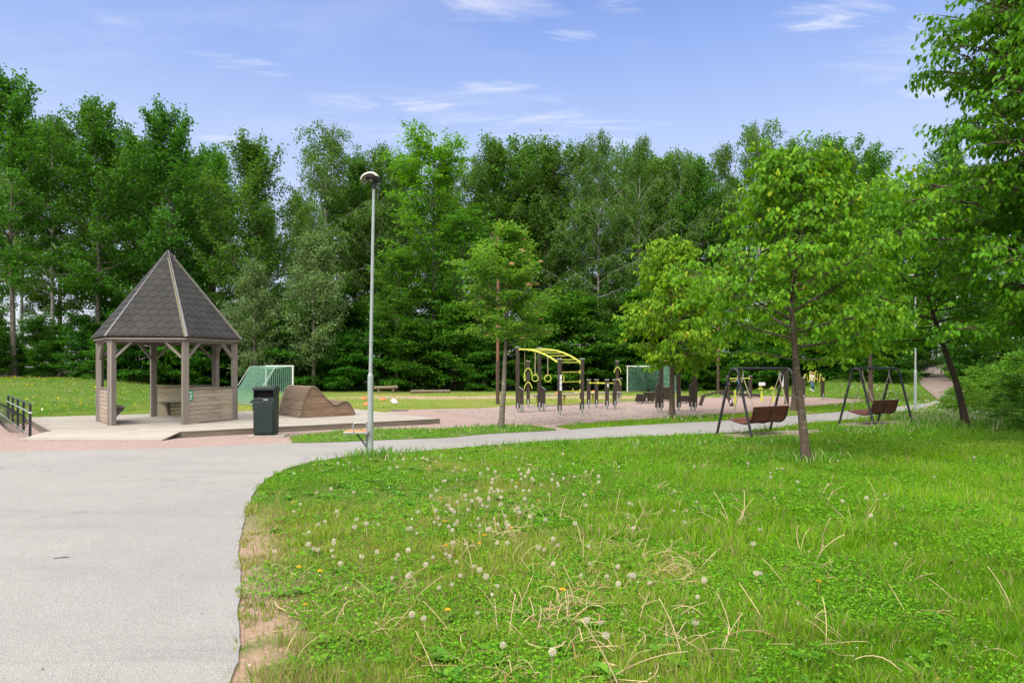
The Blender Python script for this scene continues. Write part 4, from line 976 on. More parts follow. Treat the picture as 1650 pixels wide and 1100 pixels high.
def build_goal(p1, p2, depth, label):
    """p1, p2 the feet of the two posts; the net is drawn back to the side given by depth"""
    a = Vector(p1+(0,)); b = Vector(p2+(0,)); u = b-a; W = u.length; P = empty('football_goal', (a.x, a.y, g(a.x, a.y)), math.atan2(u.y, u.x), label, 'goal', 'small football goals'); H = 1.65; sg = depth
    T0, T1 = .75*sg, 1.75*sg                       # depth of the net at the top and at the ground
    for x in (0, W): mb = MB(); mb.tube([(x, 0, 0), (x, 0, H)], .04, 10); mb.build('goal_post', M['white_paint'], P)
    mb = MB(); mb.tube([(-.04, 0, H), (W+.04, 0, H)], .04, 10); mb.build('crossbar', M['white_paint'], P)
    for x in (0, W):
        mb = MB(); mb.tube([(x, 0, H), (x, T0, H-.01), (x, T1, .05), (x, 0, .05)], .018, 6); mb.build('net_support', M['galv'], P)
    mb = MB(); mb.tube([(0, T1, .05), (W, T1, .05)], .018, 6); mb.build('back_bar', M['galv'], P)
    for x in (.12, W-.12):
        mb = MB(); mb.tube([(x-.03, T1*.93, .13), (x+.03, T1*.93, .13)], .12, 14); mb.build('wheel', M['black'], P)
    # the net: cords between the frame, slack in the middle
    mb = MB(); rr = .0065
    back = lambda s, t: Vector((W*s, T0+(T1-T0)*t+sg*-.10*math.sin(math.pi*t)*(1+.3*math.sin(7*s)), H*(1-t)+.05*t-.05*math.sin(math.pi*s)*(1-t)))
    ns, nt_ = int(W/.085), 20
    for i in range(ns+1): mb.tube([back(i/ns, t/7) for t in range(8)], rr, 3, cap=False)
    for j in range(nt_+1): mb.tube([back(s/8, j/nt_) for s in range(9)], rr, 3, cap=False)
    for x in (0, W):                             # side nets
        for j in range(1, nt_):
            t = j/nt_; e = back(0 if x == 0 else 1, t); mb.tube([(x, 0, e.z), (x, e.y, e.z)], rr, 3, cap=False)
        for j in range(1, 20):
            y = T1*j/20; zt_ = H if abs(y) < abs(T0) else H*(1-(y-T0)/(T1-T0)); mb.tube([(x, y, .05), (x, y, max(.06, zt_))], rr, 3, cap=False)
    for i in range(ns+1): mb.tube([(W*i/ns, 0, H), (W*i/ns, T0*.5, H-.08*math.sin(math.pi*i/ns)-.04), (W*i/ns, T0, H-.05*math.sin(math.pi*i/ns))], rr, 3, cap=False)
    mb.build('net', M['net'], P, smooth=0)
build_goal((-9.47, 29.5), (-11.63, 32.3), 1, 'goal with a green net behind the green bin, seen from its side')
build_goal((7.44, 44.0), (8.95, 41.2), 1, 'goal with a green net standing left behind the pull-up posts')

def log(name, p, q, r, label):
    a = gp(*p); b = gp(*q); P = MB(); L = math.hypot(b[0]-a[0], b[1]-a[1])
    pts = [(L*k/8, random.uniform(-.02, .02), r*.8+random.uniform(-.015, .015)) for k in range(9)]; P.tube(pts, [r*random.uniform(.85, 1.08) for _ in range(9)], 9)
    o = P.build(name, M['log']); o.location = (a[0], a[1], g(*a)); o.rotation_euler = (0, 0, math.atan2(b[1]-a[1], b[0]-a[0])); tag(o, label, 'log')
log('tree_log', (662, 633.5), (725, 632.5), .11, 'long bleached log on the grass at the foot of the wood')
def log_bench():
    a = gp(604, 633.5); b = gp(640, 632.5); P = empty('log_bench', (a[0], a[1], g(*a)), math.atan2(b[1]-a[1], b[0]-a[0]), 'dark half-log bench at the edge of the wood right of the near lamp post', 'bench'); L = math.hypot(b[0]-a[0], b[1]-a[1])
    mb = MB(); mb.tube([(0, 0, .34), (L/2, 0, .33), (L, 0, .35)], [.1, .11, .1], 9); mb.build('seat', M['log'], P)
    for x in (.25, L-.3): mb = MB(); mb.tube([(x, 0, 0), (x, 0, .25)], .09, 8); mb.build('leg', M['log'], P)
log_bench()
mb = MB(); a = gp(633, 662.5); mb.box((0, 0, .04), (.62, .12, .05)); mb.box((.1, .0, .01), (.1, .14, .03)); o = mb.build('loose_plank', M['grey_wood'], bevel=.006); o.location = (a[0]+.25, a[1], .006); o.rotation_euler = (0, 0, .1); tag(o, 'loose grey plank lying on the grit beyond the deck corner', 'plank')
cone = None
for px, py, lab in ((587, 643.5, 'leftmost low orange marker cone on the playing field, left of the lamp post'), (617, 645.5, 'low orange marker cone just right of the lamp post on the playing field'), (634, 647.5, 'low orange marker cone beside the pale marker cone'), (590.5, 653.5, 'low orange marker cone nearest the deck, half hidden by the lamp post'), (899, 634.5, 'orange marker cone seen through the climbing frame rungs'), (956, 633, 'orange marker cone seen between the short exercise posts'), (636.5, 650, 'pale faded marker cone on the playing field')):
    if cone is None:
        mb = MB(); mb.lathe([(.15, 0), (.15, .012), (.135, .018), (.075, .11), (.05, .12), (.045, .112)], (0, 0, 0), 16); cone = c = mb.build('marker_cone', M['cone'])
    else:
        c = cone.copy(); COL.objects.link(c)
        if 'pale' in lab: c.data = cone.data.copy(); c.data.materials[0] = M['plate']
    x, y = gp(px, py); c.location = (x, y, g(x, y)+.035); tag(c, lab, 'cone', 'marker cones on the playing field')

# ---------------------------------------------------------------- outdoor gym
def gpost(P, x, y, H, w=.13, foot=True, cap=True, name='post', plate=None):
    mb = MB(); z0 = .16 if foot else 0
    mb.box((x, y, z0+(H-z0)/2), (w, w, H-z0)); p = mb.build(name, M['gym_wood'], P, .012)
    if cap: mb = MB(); mb.box((x, y, H+.012), (w+.035, w+.035, .028)); mb.build('post_cap', M['galv'], p, .004)
    if foot: mb = MB(); mb.tube([(x, y, -.05), (x, y, .2)], .04, 8); mb.box((x, y-w/2-.004, .23), (.05, .01, .22)); mb.build('post_foot', M['galv'], p)
    if plate:
        mb = MB()
        for (px, pz, pw, ph) in plate: mb.box((x+px, y-w/2-.005, pz), (pw, .008, ph))
        mb.build('info_plate', M['plate'], p)
    return p
def ytube(P, pts, r, name, n=8): mb = MB(); mb.tube(pts, r*.85, n); return mb.build(name, M['yellow'], P)
def climbing():
    O = Vector((.2, 24.3)); P = empty('climbing_frame', (O.x, O.y, 0), 0, 'brown-posted climbing frame with a curved yellow monkey-bar ladder and hanging rings', 'climbing frame')
    lf, lb, rf, rb = [Vector(p)-O for p in ((.2, 24.3), (1.0, 24.9), (1.6, 22.9), (2.42, 23.6))]
    for p in (lf, lb):
        gpost(P, p.x, p.y, 2.31, .14)
        # shorter slanted post bolted to it, with an information plate on its sloping top
        mb = MB(); q = p+Vector((.145, -.06)); mb.prism([(-.07, .14), (.07, .14), (.07, .80), (-.07, .90)], (q.x, q.y-.07, 0), (1, 0, 0), (0, 0, 1), (0, 1, 0), .14); s = mb.build('info_post', M['gym_wood'], P, .01)
        mb = MB(); mb.bar((q.x-.09, q.y, .925), (q.x+.09, q.y, .80), .13, .012); mb.build('info_plate', M['plate'], s)
        mb = MB()
        for dx in (-.03, .04): mb.tube([(q.x+dx, q.y, -.05), (q.x+dx, q.y, .2)], .03, 8); mb.box((q.x+dx, q.y-.075, .2), (.045, .012, .2))
        mb.build('post_foot', M['galv'], s)
    gpost(P, rf.x, rf.y, 1.88, .14, plate=((.03, 1.28, .07, .16), (.03, 1.10, .07, .16), (.03, .92, .07, .16))); gpost(P, rb.x, rb.y, 1.9, .14)
    def rail(a, b, H0, H1):
        pts = []
        for t in np.linspace(0, 1, 13): q = a+(b-a)*t; pts.append((q.x, q.y, H0+(H1-H0)*t**2.2))
        return pts
    r1 = rail(lf+Vector((.05, -.05)), rf+Vector((-.07, 0)), 2.25, 1.78); r2 = rail(lb+Vector((.05, -.05)), rb+Vector((-.07, 0)), 2.27, 1.80)
    # the rails run nearly level from the tall posts, then bend down to the low ones
    ytube(P, r1, .036, 'curved_rail', 10); ytube(P, r2, .036, 'curved_rail', 10)
    for k in (1, 3, 5, 7, 9, 11): ytube(P, [r1[k], r2[k]], .02, 'rung')
    for z in (1.78, 1.45, 1.12, .80, .46): ytube(P, [(rf.x+.05, rf.y, z), (rb.x-.05, rb.y, z)], .021, 'ladder_rung'); mb = MB(); mb.box((rb.x-.075, rb.y-.05, z), (.05, .06, .13)); mb.build('clamp', M['yellow'], P, .008)
    # the rings hang from the rungs
    for k, f, lab in ((1, .12, 'leftmost yellow ring hanging edge-on under the climbing frame'), (2, .45, 'second yellow ring from the left, beside the tall left posts'), (7, .3, 'yellow ring hanging full-face in the middle of the climbing frame'), (8, .75, 'right yellow ring half hidden by the low front post of the climbing frame')):
        a, b = Vector(r1[k]), Vector(r2[k]); top = a+(b-a)*f; L = top.z-1.33; c = Vector((O.x, O.y, 0))+top
        ring = empty('gymnastic_ring', c, random.uniform(-.2, .2) if k > 1 else 1.35, lab, 'ring', 'rings under the climbing frame'); mb = MB(); mb.tube([(.115*math.cos(q), 0, -L-.10+.115*math.sin(q)) for q in np.linspace(0, 2*math.pi, 21)[:-1]], .017, 8, closed=True); mb.build('hoop', M['yellow'], ring)
        mb = MB(); mb.box((0, 0, -L/2+.0), (.03, .008, L)); mb.build('strap', M['rope'], ring); mb = MB(); mb.box((0, 0, -.05), (.04, .04, .1)); mb.build('swivel', M['lamp_dark'], ring)
climbing()
def handle_post(px, py, top, label):
    x, y = gp(px, py); P = empty('handle_post', (x, y, 0), 0, label, 'exercise post', 'posts with yellow handles'); H = zt(top, y); gpost(P, 0, 0, H, .135)
    for z in (H-.33, H*.52):
        for s in (-1, 1): ytube(P, [(s*.01, -.08, z+.06), (s*.07, -.13, z+.02), (s*.135, -.14, z-.09), (s*.15, -.14, z-.2)], .022, 'handle')
handle_post(851, 657, 582, 'tall brown post with yellow handles seen inside the climbing frame')
handle_post(994.5, 646.5, 582, 'tall brown post with yellow handles right of the short parallel-bar posts')
x, y = gp(999, 644.5); P = empty('exercise_post', (x, y, 0), 0, 'plain brown post close behind the right handle post', 'exercise post'); gpost(P, 0, 0, 1.05, .13)
def parallel():
    pts = [gp(948.5, 657.5), gp(961, 657.5), gp(978, 660), gp(990.5, 659.5)]; O = Vector(pts[0]); P = empty('parallel_bars', (O.x, O.y, 0), 0, 'two low yellow parallel bars on four short brown posts right of the climbing frame', 'parallel bars')
    q = [Vector(p)-O for p in pts]
    for k, p in enumerate(q): gpost(P, p.x, p.y, zt(612, pts[k][1]), .135, plate=((.03, .93, .06, .13),) if k == 2 else None)
    for a, b in ((0, 2), (1, 3)): ytube(P, [(q[a].x, q[a].y-.07, 1.0), (q[b].x, q[b].y-.07, 1.0)], .022, 'bar')
    for a in (0, 1): mb = MB(); mb.box((q[a].x+.05, q[a].y-.075, 1.0), (.05, .05, .12)); mb.build('clamp', M['yellow'], P, .008)
parallel()
def situp():
    a = Vector((.74, 27.9)); b = Vector((4.95, 31.2)); u = b-a; L = u.length; P = empty('long_bench', (a.x, a.y, 0), math.atan2(u.y, u.x), 'long thin plank bench on yellow legs behind the climbing frame', 'bench')
    mb = MB()
    for k in (-1, 1): mb.box((L/2, k*.1, .47), (L, .19, .045))
    mb.build('seat', M['deck_wood'], P, .008)
    for x in (.4, 1.9, 3.6, L-.45): mb = MB(); mb.bar((x-.22, 0, .43), (x, 0, .36), .05, .03); mb.box((x, 0, .2), (.07, .09, .46)); mb.build('leg', M['yellow'], P, .008)
    for x in (2.9, 3.9): ytube(P, [(x, .2, .5), (x-.12, .3, .5), (x-.2, .32, .62), (x-.22, .32, .7)], .025, 'handle')
situp()
def pullup():
    pts = [gp(1065.5, 664), gp(1093.5, 663), gp(1120, 662.5)]; O = Vector(pts[0]); P = empty('pull_up_station', (O.x, O.y, 0), 0, 'three tall brown posts with two yellow pull-up bars behind the yellow-green tree', 'pull-up bars'); q = [Vector(p)-O for p in pts]; H = [1.96, 2.08, 2.1]
    for p, h in zip(q, H):
        gpost(P, p.x, p.y, h, .14)
    for p in (q[0], q[2]):
        mb = MB(); mb.prism([(-.21, .17), (-.075, .17), (-.075, 1.08), (-.21, .95)], (p.x, p.y-.06, 0), (1, 0, 0), (0, 0, 1), (0, 1, 0), .13); s = mb.build('side_post', M['gym_wood'], P, .01)
        mb = MB(); mb.tube([(p.x-.14, p.y, -.05), (p.x-.14, p.y, .2)], .035, 8); mb.box((p.x-.14, p.y-.07, .24), (.05, .012, .2)); mb.build('post_foot', M['galv'], s)
    ytube(P, [(q[0].x, q[0].y, 1.84), (q[1].x, q[1].y, 1.84)], .02, 'bar'); ytube(P, [(q[1].x, q[1].y, 2.0), (q[2].x, q[2].y, 2.0)], .02, 'bar'); mb = MB(); mb.box((q[2].x-.09, q[2].y, 2.0), (.05, .06, .13)); mb.build('clamp', M['yellow'], P, .008)
pullup()
def step_box(p, w, d, h, tw, label, rz=0.0, slant=0.0, cap=True):
    """slatted box, wider at the top, on short feet"""
    x, y = gp(*p); P = empty('step_box', (x, y, 0), rz, label, 'step box', 'slatted step boxes'); n = max(4, int(w/.085))
    for yy in (0, d-.03):
        mb = MB()
        for i in range(n):
            f0, f1 = i/n, (i+.72)/n; X = lambda f, ww: -ww/2+ww*f
            mb.add([(X(f0, w), yy, .09), (X(f1, w), yy, .09), (X(f1, tw)+slant, yy-.02, h), (X(f0, tw)+slant, yy-.02, h)]+[(X(f0, w), yy+.03, .09), (X(f1, w), yy+.03, .09), (X(f1, tw)+slant, yy+.01, h), (X(f0, tw)+slant, yy+.01, h)], [(0, 1, 2, 3), (7, 6, 5, 4), (0, 4, 5, 1), (1, 5, 6, 2), (2, 6, 7, 3), (3, 7, 4, 0)])
        mb.build('slat_panel', M['gym_wood'], P)
    mb = MB(); mb.box((slant/2, d/2, h*.5+.05), (w*.86, d-.09, h*.8)); mb.build('shade_core', M['near_black'], P)  # block behind the slats, coloured black as the shade between them
    if cap: mb = MB(); mb.box((slant, d/2-.01, h+.02), (tw+.06, d+.06, .045)); mb.build('top', M['gym_wood'], P, .01)
    mb = MB()
    for xx in (-w*.3, w*.3):
        for yy in (.08, d-.08): mb.box((xx, yy, .04), (.04, .04, .1))
    mb.build('foot', M['galv'], P)
    mb = MB(); mb.box((w/2+.04, -.01, h*.48), (.03, .03, .1)); mb.build('bracket', M['plate'], P)
step_box((1033, 650.5), .4, .5, .41, .36, 'slanting slatted step box, leftmost by the farther goal', 0, .08, False)
step_box((1049, 649.5), .36, .5, .44, .46, 'dark slatted step box second from left, before the farther goal')
step_box((1077, 647), .3, .5, .62, .5, 'tallest slatted step box, between the pull-up posts')
step_box((1105, 650), .46, .5, .30, .40, 'lowest slatted step box, right of the yellow-green tree trunk')
def hurdle():
    a = Vector(gp(1128, 653.5)); b = Vector(gp(1180, 654.5)); u = b-a; L = u.length; P = empty('bent_beam', (a.x, a.y, 0), math.atan2(u.y, u.x), 'low bent dark beam rising to the right, left of the nearer swing bench', 'balance beam')
    mb = MB(); mb.bar((.14, 0, .43), (L-.26, 0, .65), .15, .09); mb.build('beam', M['gym_wood'], P, .015)
    mb = MB(); mb.bar((0, 0, .02), (.15, 0, .45), .15, .13, up=(0, 1, 0)); mb.build('leg', M['gym_wood'], P, .012); mb = MB(); mb.bar((L, 0, .02), (L-.27, 0, .66), .15, .15, up=(0, 1, 0)); mb.build('leg', M['gym_wood'], P, .012)
    mb = MB(); mb.box((L-.06, -.09, .2), (.06, .02, .14)); mb.build('bracket', M['plate'], P)
hurdle()
x, y = gp(1184.5, 653.5); P = empty('yellow_post', (x, y, 0), 0, 'short flat yellow post at the end of the bent beam', 'post'); mb = MB(); mb.box((0, 0, .32), (.085, .05, .68)); mb.build('post', M['yellow'], P, .012); mb = MB(); mb.box((0, 0, .01), (.14, .12, .02)); mb.build('base_plate', M['galv'], P)
def low_beam():
    a = Vector(gp(1159, 641)); b = Vector(gp(1228, 642.5)); u = b-a; L = u.length; P = empty('balance_beam', (a.x, a.y, 0), math.atan2(u.y, u.x), 'low dark balance beam in two lengths on the grit, seen behind the nearer swing', 'balance beam')
    for x0, x1, z in ((0, L*.49, .26), (L*.5, L, .2)): mb = MB(); mb.bar((x0, 0, z), (x1, 0, z-.02), .17, .17); mb.build('beam', M['gym_wood'], P, .02)
    for xx in (.15, L*.47, L*.55, L-.12): mb = MB(); mb.box((xx, 0, .06), (.06, .1, .16)); mb.build('foot', M['galv'], P)
    mb = MB(); mb.tube([(-.01, -.03, .25), (-.03, -.03, .25)], .06, 10); mb.build('end_cap', M['plate'], P)
low_beam()
def hurdle_bar():
    a = Vector(gp(1173, 642)); b = Vector(gp(1209, 641.5)); P = empty('hurdle_bar', (a.x, a.y, 0), 0, 'waist-high yellow bar between two brown posts, behind the child in blue', 'exercise bar'); q = b-a
    gpost(P, 0, 0, 1.12, .15, False, plate=((.0, .82, .08, .17),)); gpost(P, q.x, q.y, 1.14, .15, False); ytube(P, [(.06, -.05, 1.02), (q.x-.06, q.y-.05, 1.04)], .028, 'bar')
    for s in (.1, q.x-.1): mb = MB(); mb.box((s, q.y*s/q.x-.06, 1.03), (.06, .06, .1)); mb.build('clamp', M['yellow'], P, .008)
hurdle_bar()
def machine():
    a = Vector(gp(1267.5, 651)); P = empty('exercise_machine', (a.x, a.y, 0), 0, 'brown-posted exercise machine with yellow handles, framed by the nearer swing', 'exercise machine')
    gpost(P, 0, 0, 1.47, .15, False); dy = 2.2
    mb = MB(); mb.box((-.27, dy, .82), (.30, .06, .16)); mb.build('back_pad', M['plate'], P, .01); mb = MB(); mb.box((.16, .9, 1.05), (.13, .05, .62)); mb.build('notice_panel', M['plate'], P, .006)
    for s in (-.34, .2): ytube(P, [(s-.12, dy, .60), (s+.12, dy, .60)], .03, 'foot_rest'); ytube(P, [(s-.05, dy, .60), (s, dy, .72), (s+.06, dy, .66)], .022, 'handle')
    for s in (-.28, .27): mb = MB(); mb.prism([(-.06, 0), (.06, 0), (.035, .5), (-.03, .5)], (s, dy, 0), (1, 0, 0), (0, 0, 1), (0, 1, 0), .06); mb.build('support', M['yellow'], P, .008)
machine()
def wave_bars():
    a = Vector(gp(1294.5, 647.5)); b = Vector(gp(1325.5, 644.5)); P = empty('wave_bars', (a.x, a.y, 0), 0, 'zigzag yellow hand-walking bar between brown posts, before the child in white', 'exercise bar'); q = b-a
    gpost(P, 0, 0, zt(608.5, a.y), .14); gpost(P, q.x, q.y, zt(609.5, b.y), .14)
    key = [(1296, 610), (1297, 604.5), (1298.8, 602.5), (1300.3, 604.5), (1301, 613), (1302.2, 616), (1304, 613), (1304.6, 600), (1306.3, 597.5), (1308, 600), (1308.6, 613), (1310, 616.2), (1311.6, 613), (1312, 600), (1313.8, 597.5), (1315.6, 600), (1316.2, 613), (1318, 616), (1319.3, 613), (1319.8, 604.5), (1321, 602), (1322.6, 605), (1324.6, 610)]
    pts = []
    for px, py in key:
        t = (px-1296)/(1324.6-1296); Y = a.y+(b.y-a.y)*t; pts.append((q.x*t, q.y*t-.06, zt(py, Y)))
    ytube(P, pts, .024, 'wave_tube', 8); mb = MB(); mb.box((q.x, q.y-.08, 1.02), (.1, .06, .16)); mb.build('clamp', M['yellow'], P, .01)
wave_bars()

# ---------------------------------------------------------------- the two children
def skin(name, V, E, rad, m, parent, root=0, sub=2):
    me = bpy.data.meshes.new(name); me.from_pydata([tuple(v) for v in V], E, []); o = link(name, me, m, parent)
    md = o.modifiers.new('skin', 'SKIN'); md.use_smooth_shade = True
    for i, r in enumerate(rad):
        r = r if isinstance(r, tuple) else (r, r); me.skin_vertices[0].data[i].radius = r
    me.skin_vertices[0].data[root].use_root = True
    s = o.modifiers.new('sub', 'SUBSURF'); s.levels = sub; s.render_levels = sub
    return o
def person(loc, rz, H, pose, label, cloth, hair):
    """pose gives joint places for a figure of height 1, facing -y; x to the figure's left"""
    P = empty('person', loc, rz, label, 'person'); J = {k: Vector(v)*H for k, v in pose.items()}
    order = ['pelvis', 'waist', 'chest', 'neck', 'head0', 'head', 'crown', 'shL', 'elL', 'wrL', 'shR', 'elR', 'wrR', 'hipL', 'knL', 'anL', 'toL', 'hipR', 'knR', 'anR', 'toR']
    rad = dict(pelvis=(.075, .06), waist=(.062, .05), chest=(.075, .058), neck=.028, head0=.05, head=(.066, .075), crown=.045, shL=.034, elL=.025, wrL=.018, shR=.034, elR=.025, wrR=.018, hipL=.055, knL=.037, anL=.024, toL=.02, hipR=.055, knR=.037, anR=.024, toR=.02)
    J['shoulder'] = J['chest']
    E = [('pelvis', 'waist'), ('waist', 'chest'), ('chest', 'neck'), ('neck', 'head0'), ('head0', 'head'), ('head', 'crown'), ('chest', 'shL'), ('shL', 'elL'), ('elL', 'wrL'), ('chest', 'shR'), ('shR', 'elR'), ('elR', 'wrR'), ('pelvis', 'hipL'), ('hipL', 'knL'), ('knL', 'anL'), ('anL', 'toL'), ('pelvis', 'hipR'), ('hipR', 'knR'), ('knR', 'anR'), ('anR', 'toR')]
    V = [J[k] for k in order]; ed = [(order.index(a), order.index(b)) for a, b in E]; rr = [tuple(q*H for q in rad[k]) if isinstance(rad[k], tuple) else rad[k]*H for k in order]
    # palm, four fingers and a thumb at each wrist
    for s in 'LR':
        w, e = J['wr'+s], J['el'+s]; d = (w-e).normalized(); sd = d.cross(Vector((0, 0, 1)));
        if sd.length < .1: sd = d.cross(Vector((0, 1, 0)))
        sd.normalize(); up = sd.cross(d); wi = order.index('wr'+s); k = len(V); V.append(w+d*.035*H); rr.append((.02*H, .012*H)); ed.append((wi, k))
        for f in range(4):
            n = len(V); o = sd*(f-1.5)*.0105*H; l = (.036, .042, .04, .03)[f]*H
            V.append(w+d*(.05*H)+o); rr.append(.0062*H); ed.append((k, n)); V.append(w+d*(.05*H+l*.55)+o-up*.006*H); rr.append(.0056*H); ed.append((n, n+1)); V.append(w+d*(.05*H+l*.85)+o-up*.018*H); rr.append(.0048*H); ed.append((n+1, n+2))
        n = len(V); V.append(w+d*.03*H+sd*.026*H); rr.append(.007*H); ed.append((k, n)); V.append(w+d*.052*H+sd*.034*H-up*.006*H); rr.append(.0058*H); ed.append((n, n+1))
    skin('body', V, ed, rr, M['skin'], P)
    f = lambda n: J[n]
    skin('shirt', [f('pelvis')+Vector((0, 0, -.005*H)), f('waist'), f('chest'), f('chest')*.45+f('neck')*.55, f('shL'), f('shL')*.35+f('elL')*.65, f('shR'), f('shR')*.35+f('elR')*.65], [(0, 1), (1, 2), (2, 3), (2, 4), (4, 5), (2, 6), (6, 7)], [(.096*H, .08*H), (.08*H, .066*H), (.088*H, .07*H), .04*H, .046*H, .042*H, .046*H, .042*H], M[cloth[0]], P)
    skin('trousers', [f('pelvis')+Vector((0, 0, .02*H)), f('hipL'), f('knL'), f('anL')+Vector((0, 0, .02*H)), f('hipR'), f('knR'), f('anR')+Vector((0, 0, .02*H))], [(0, 1), (1, 2), (2, 3), (0, 4), (4, 5), (5, 6)], [(.085*H, .07*H), .063*H, .046*H, .036*H, .063*H, .046*H, .036*H], M[cloth[1]], P)
    for s in 'LR': a, b = f('an'+s), f('to'+s); skin('shoe', [a+Vector((0, 0, -.005*H)), b, a+(a-b)*.35+Vector((0, 0, -.012*H))], [(0, 1), (0, 2)], [.034*H, (.03*H, .022*H), .028*H], M['white_cloth'], P)
    hd = (f('head')+f('crown'))*.5
    skin('hair', [f('head')+Vector((0, .022*H, .012*H)), f('crown')+Vector((0, .012*H, .012*H)), f('head0')+Vector((0, .036*H, .01*H))], [(0, 1), (0, 2)], [(.075*H, .072*H), .06*H, .045*H], M[hair], P)
    fy = f('head').y-.072*H; c = f('head')
    mb = MB()
    for s in (-1, 1): mb.lathe([(.001, -.004), (.007, 0), (.001, .004)], (c.x+s*.026*H, fy+.004*H, c.z+.004*H), 8)
    mb.build('eyes', M['near_black'], P); mb = MB(); mb.tube([(c.x, fy+.01*H, c.z), (c.x, fy-.012*H, c.z-.016*H), (c.x, fy+.006*H, c.z-.024*H)], [.007*H, .011*H, .006*H], 6); mb.build('nose', M['skin'], P)
    mb = MB(); mb.bar((c.x-.018*H, fy+.008*H, c.z-.042*H), (c.x+.018*H, fy+.008*H, c.z-.042*H), .01*H, .006*H); mb.build('mouth', M['rust'], P)
    for s in (-1, 1): mb = MB(); mb.box((c.x+s*.07*H, c.y+.008*H, c.z-.004*H), (.012*H, .022*H, .036*H)); mb.build('ear', M['skin'], P, .004)
    return P
RUN = dict(pelvis=(0, 0, .49), waist=(0, -.02, .58), chest=(0, -.045, .71), neck=(0, -.06, .80), head0=(0, -.075, .84), head=(0, -.085, .905), crown=(0, -.075, .965), shL=(.10, -.045, .765), elL=(.15, .08, .66), wrL=(.14, -.02, .58), shR=(-.10, -.05, .765), elR=(-.13, -.17, .67), wrR=(-.11, -.31, .66),
    hipL=(.055, 0, .46), knL=(.06, .10, .27), anL=(.06, .26, .12), toL=(.06, .25, .04), hipR=(-.055, -.01, .46), knR=(-.06, -.12, .27), anR=(-.06, -.13, .045), toR=(-.06, -.24, .02))
STEP = dict(pelvis=(0, 0, .50), waist=(0, -.01, .59), chest=(0, -.015, .715), neck=(0, -.02, .80), head0=(0, -.03, .845), head=(0, -.035, .91), crown=(0, -.025, .965), shL=(.10, -.01, .77), elL=(.17, -.02, .67), wrL=(.15, -.12, .63), shR=(-.10, -.02, .77), elR=(-.15, -.0, .645), wrR=(-.12, -.10, .56),
    hipL=(.055, 0, .46), knL=(.07, -.03, .27), anL=(.09, .02, .045), toL=(.10, -.09, .02), hipR=(-.055, -.01, .46), knR=(-.045, -.10, .29), anR=(-.02, .02, .12), toR=(-.02, -.06, .06))
x, y = gp(1192, 635); person((x, y, g(x, y)), R(-80), 1.16, RUN, 'child in a blue top and dark leggings running left behind the nearer swing', ('blue', 'navy'), 'hair')
x, y = gp(1308, 631); person((x, y, g(x, y)), R(25), 1.22, STEP, 'child in a white shirt and blue jeans hopping behind the zigzag bar', ('white_cloth', 'jeans'), 'hair_dark')

# ---------------------------------------------------------------- lawn: blades, weeds, flowers, dandelions
LOWX = np.array(LOW[::-1]); 
def lawn_mask(x, y):
    x = x+.11*(vnoise(x*4.5, y*4.5, 201)-.5)+.06*(vnoise(x*13, y*13, 202)-.5); y = y+.10*(vnoise(x*4.5, y*4.5, 203)-.5)   # ragged margins
    bad = inpoly(x, y, ASPH) | (inpoly(x, y, GRAV) & ~inpoly(x, y, STRIP)) | inpoly(x, y, DECK) | inpoly(x, y, TRAIL)
    for P in PADS: bad |= inpoly(x, y, P)
    bad |= (x > -11.2) & (x < -7.0) & (y > 14.9) & (y < 16)
    return ~bad
def edge_dist(x, y):                             # distance to the asphalt along the near lawn's left side
    return x-np.interp(y, LOWX[:20, 1], LOWX[:20, 0])
def blades(x, y, h, w, col, rg, near):
    n = len(x); z = gz(x, y); az = rg.uniform(0, 2*np.pi, n); ca, sa = np.cos(az), np.sin(az); la = rg.uniform(0, 2*np.pi, n); le = h*rg.uniform(.15, .75, n); lx, ly = np.cos(la)*le, np.sin(la)*le
    b0 = np.stack([x-ca*w/2, y-sa*w/2, z-.01], 1); b1 = np.stack([x+ca*w/2, y+sa*w/2, z-.01], 1); tip = np.stack([x+lx, y+ly, z+h], 1)
    if near:
        m0 = np.stack([x-ca*w*.42+lx*.35, y-sa*w*.42+ly*.35, z+h*.6], 1); m1 = np.stack([x+ca*w*.42+lx*.35, y+sa*w*.42+ly*.35, z+h*.6], 1)
        V = np.stack([b0, b1, m1, m0, tip], 1).reshape(-1, 3); b = np.arange(n)[:, None]*5; return V, [b+np.array([[0, 1, 2, 3]])], [b+np.array([[3, 2, 4]])], np.repeat(col, 5, 0)
    V = np.stack([b0, b1, tip], 1).reshape(-1, 3); b = np.arange(n)[:, None]*3; return V, [], [b+np.array([[0, 1, 2]])], np.repeat(col, 3, 0)
def lerp(a, b, f): return np.array(a)[None]*(1-f[:, None])+np.array(b)[None]*f[:, None]
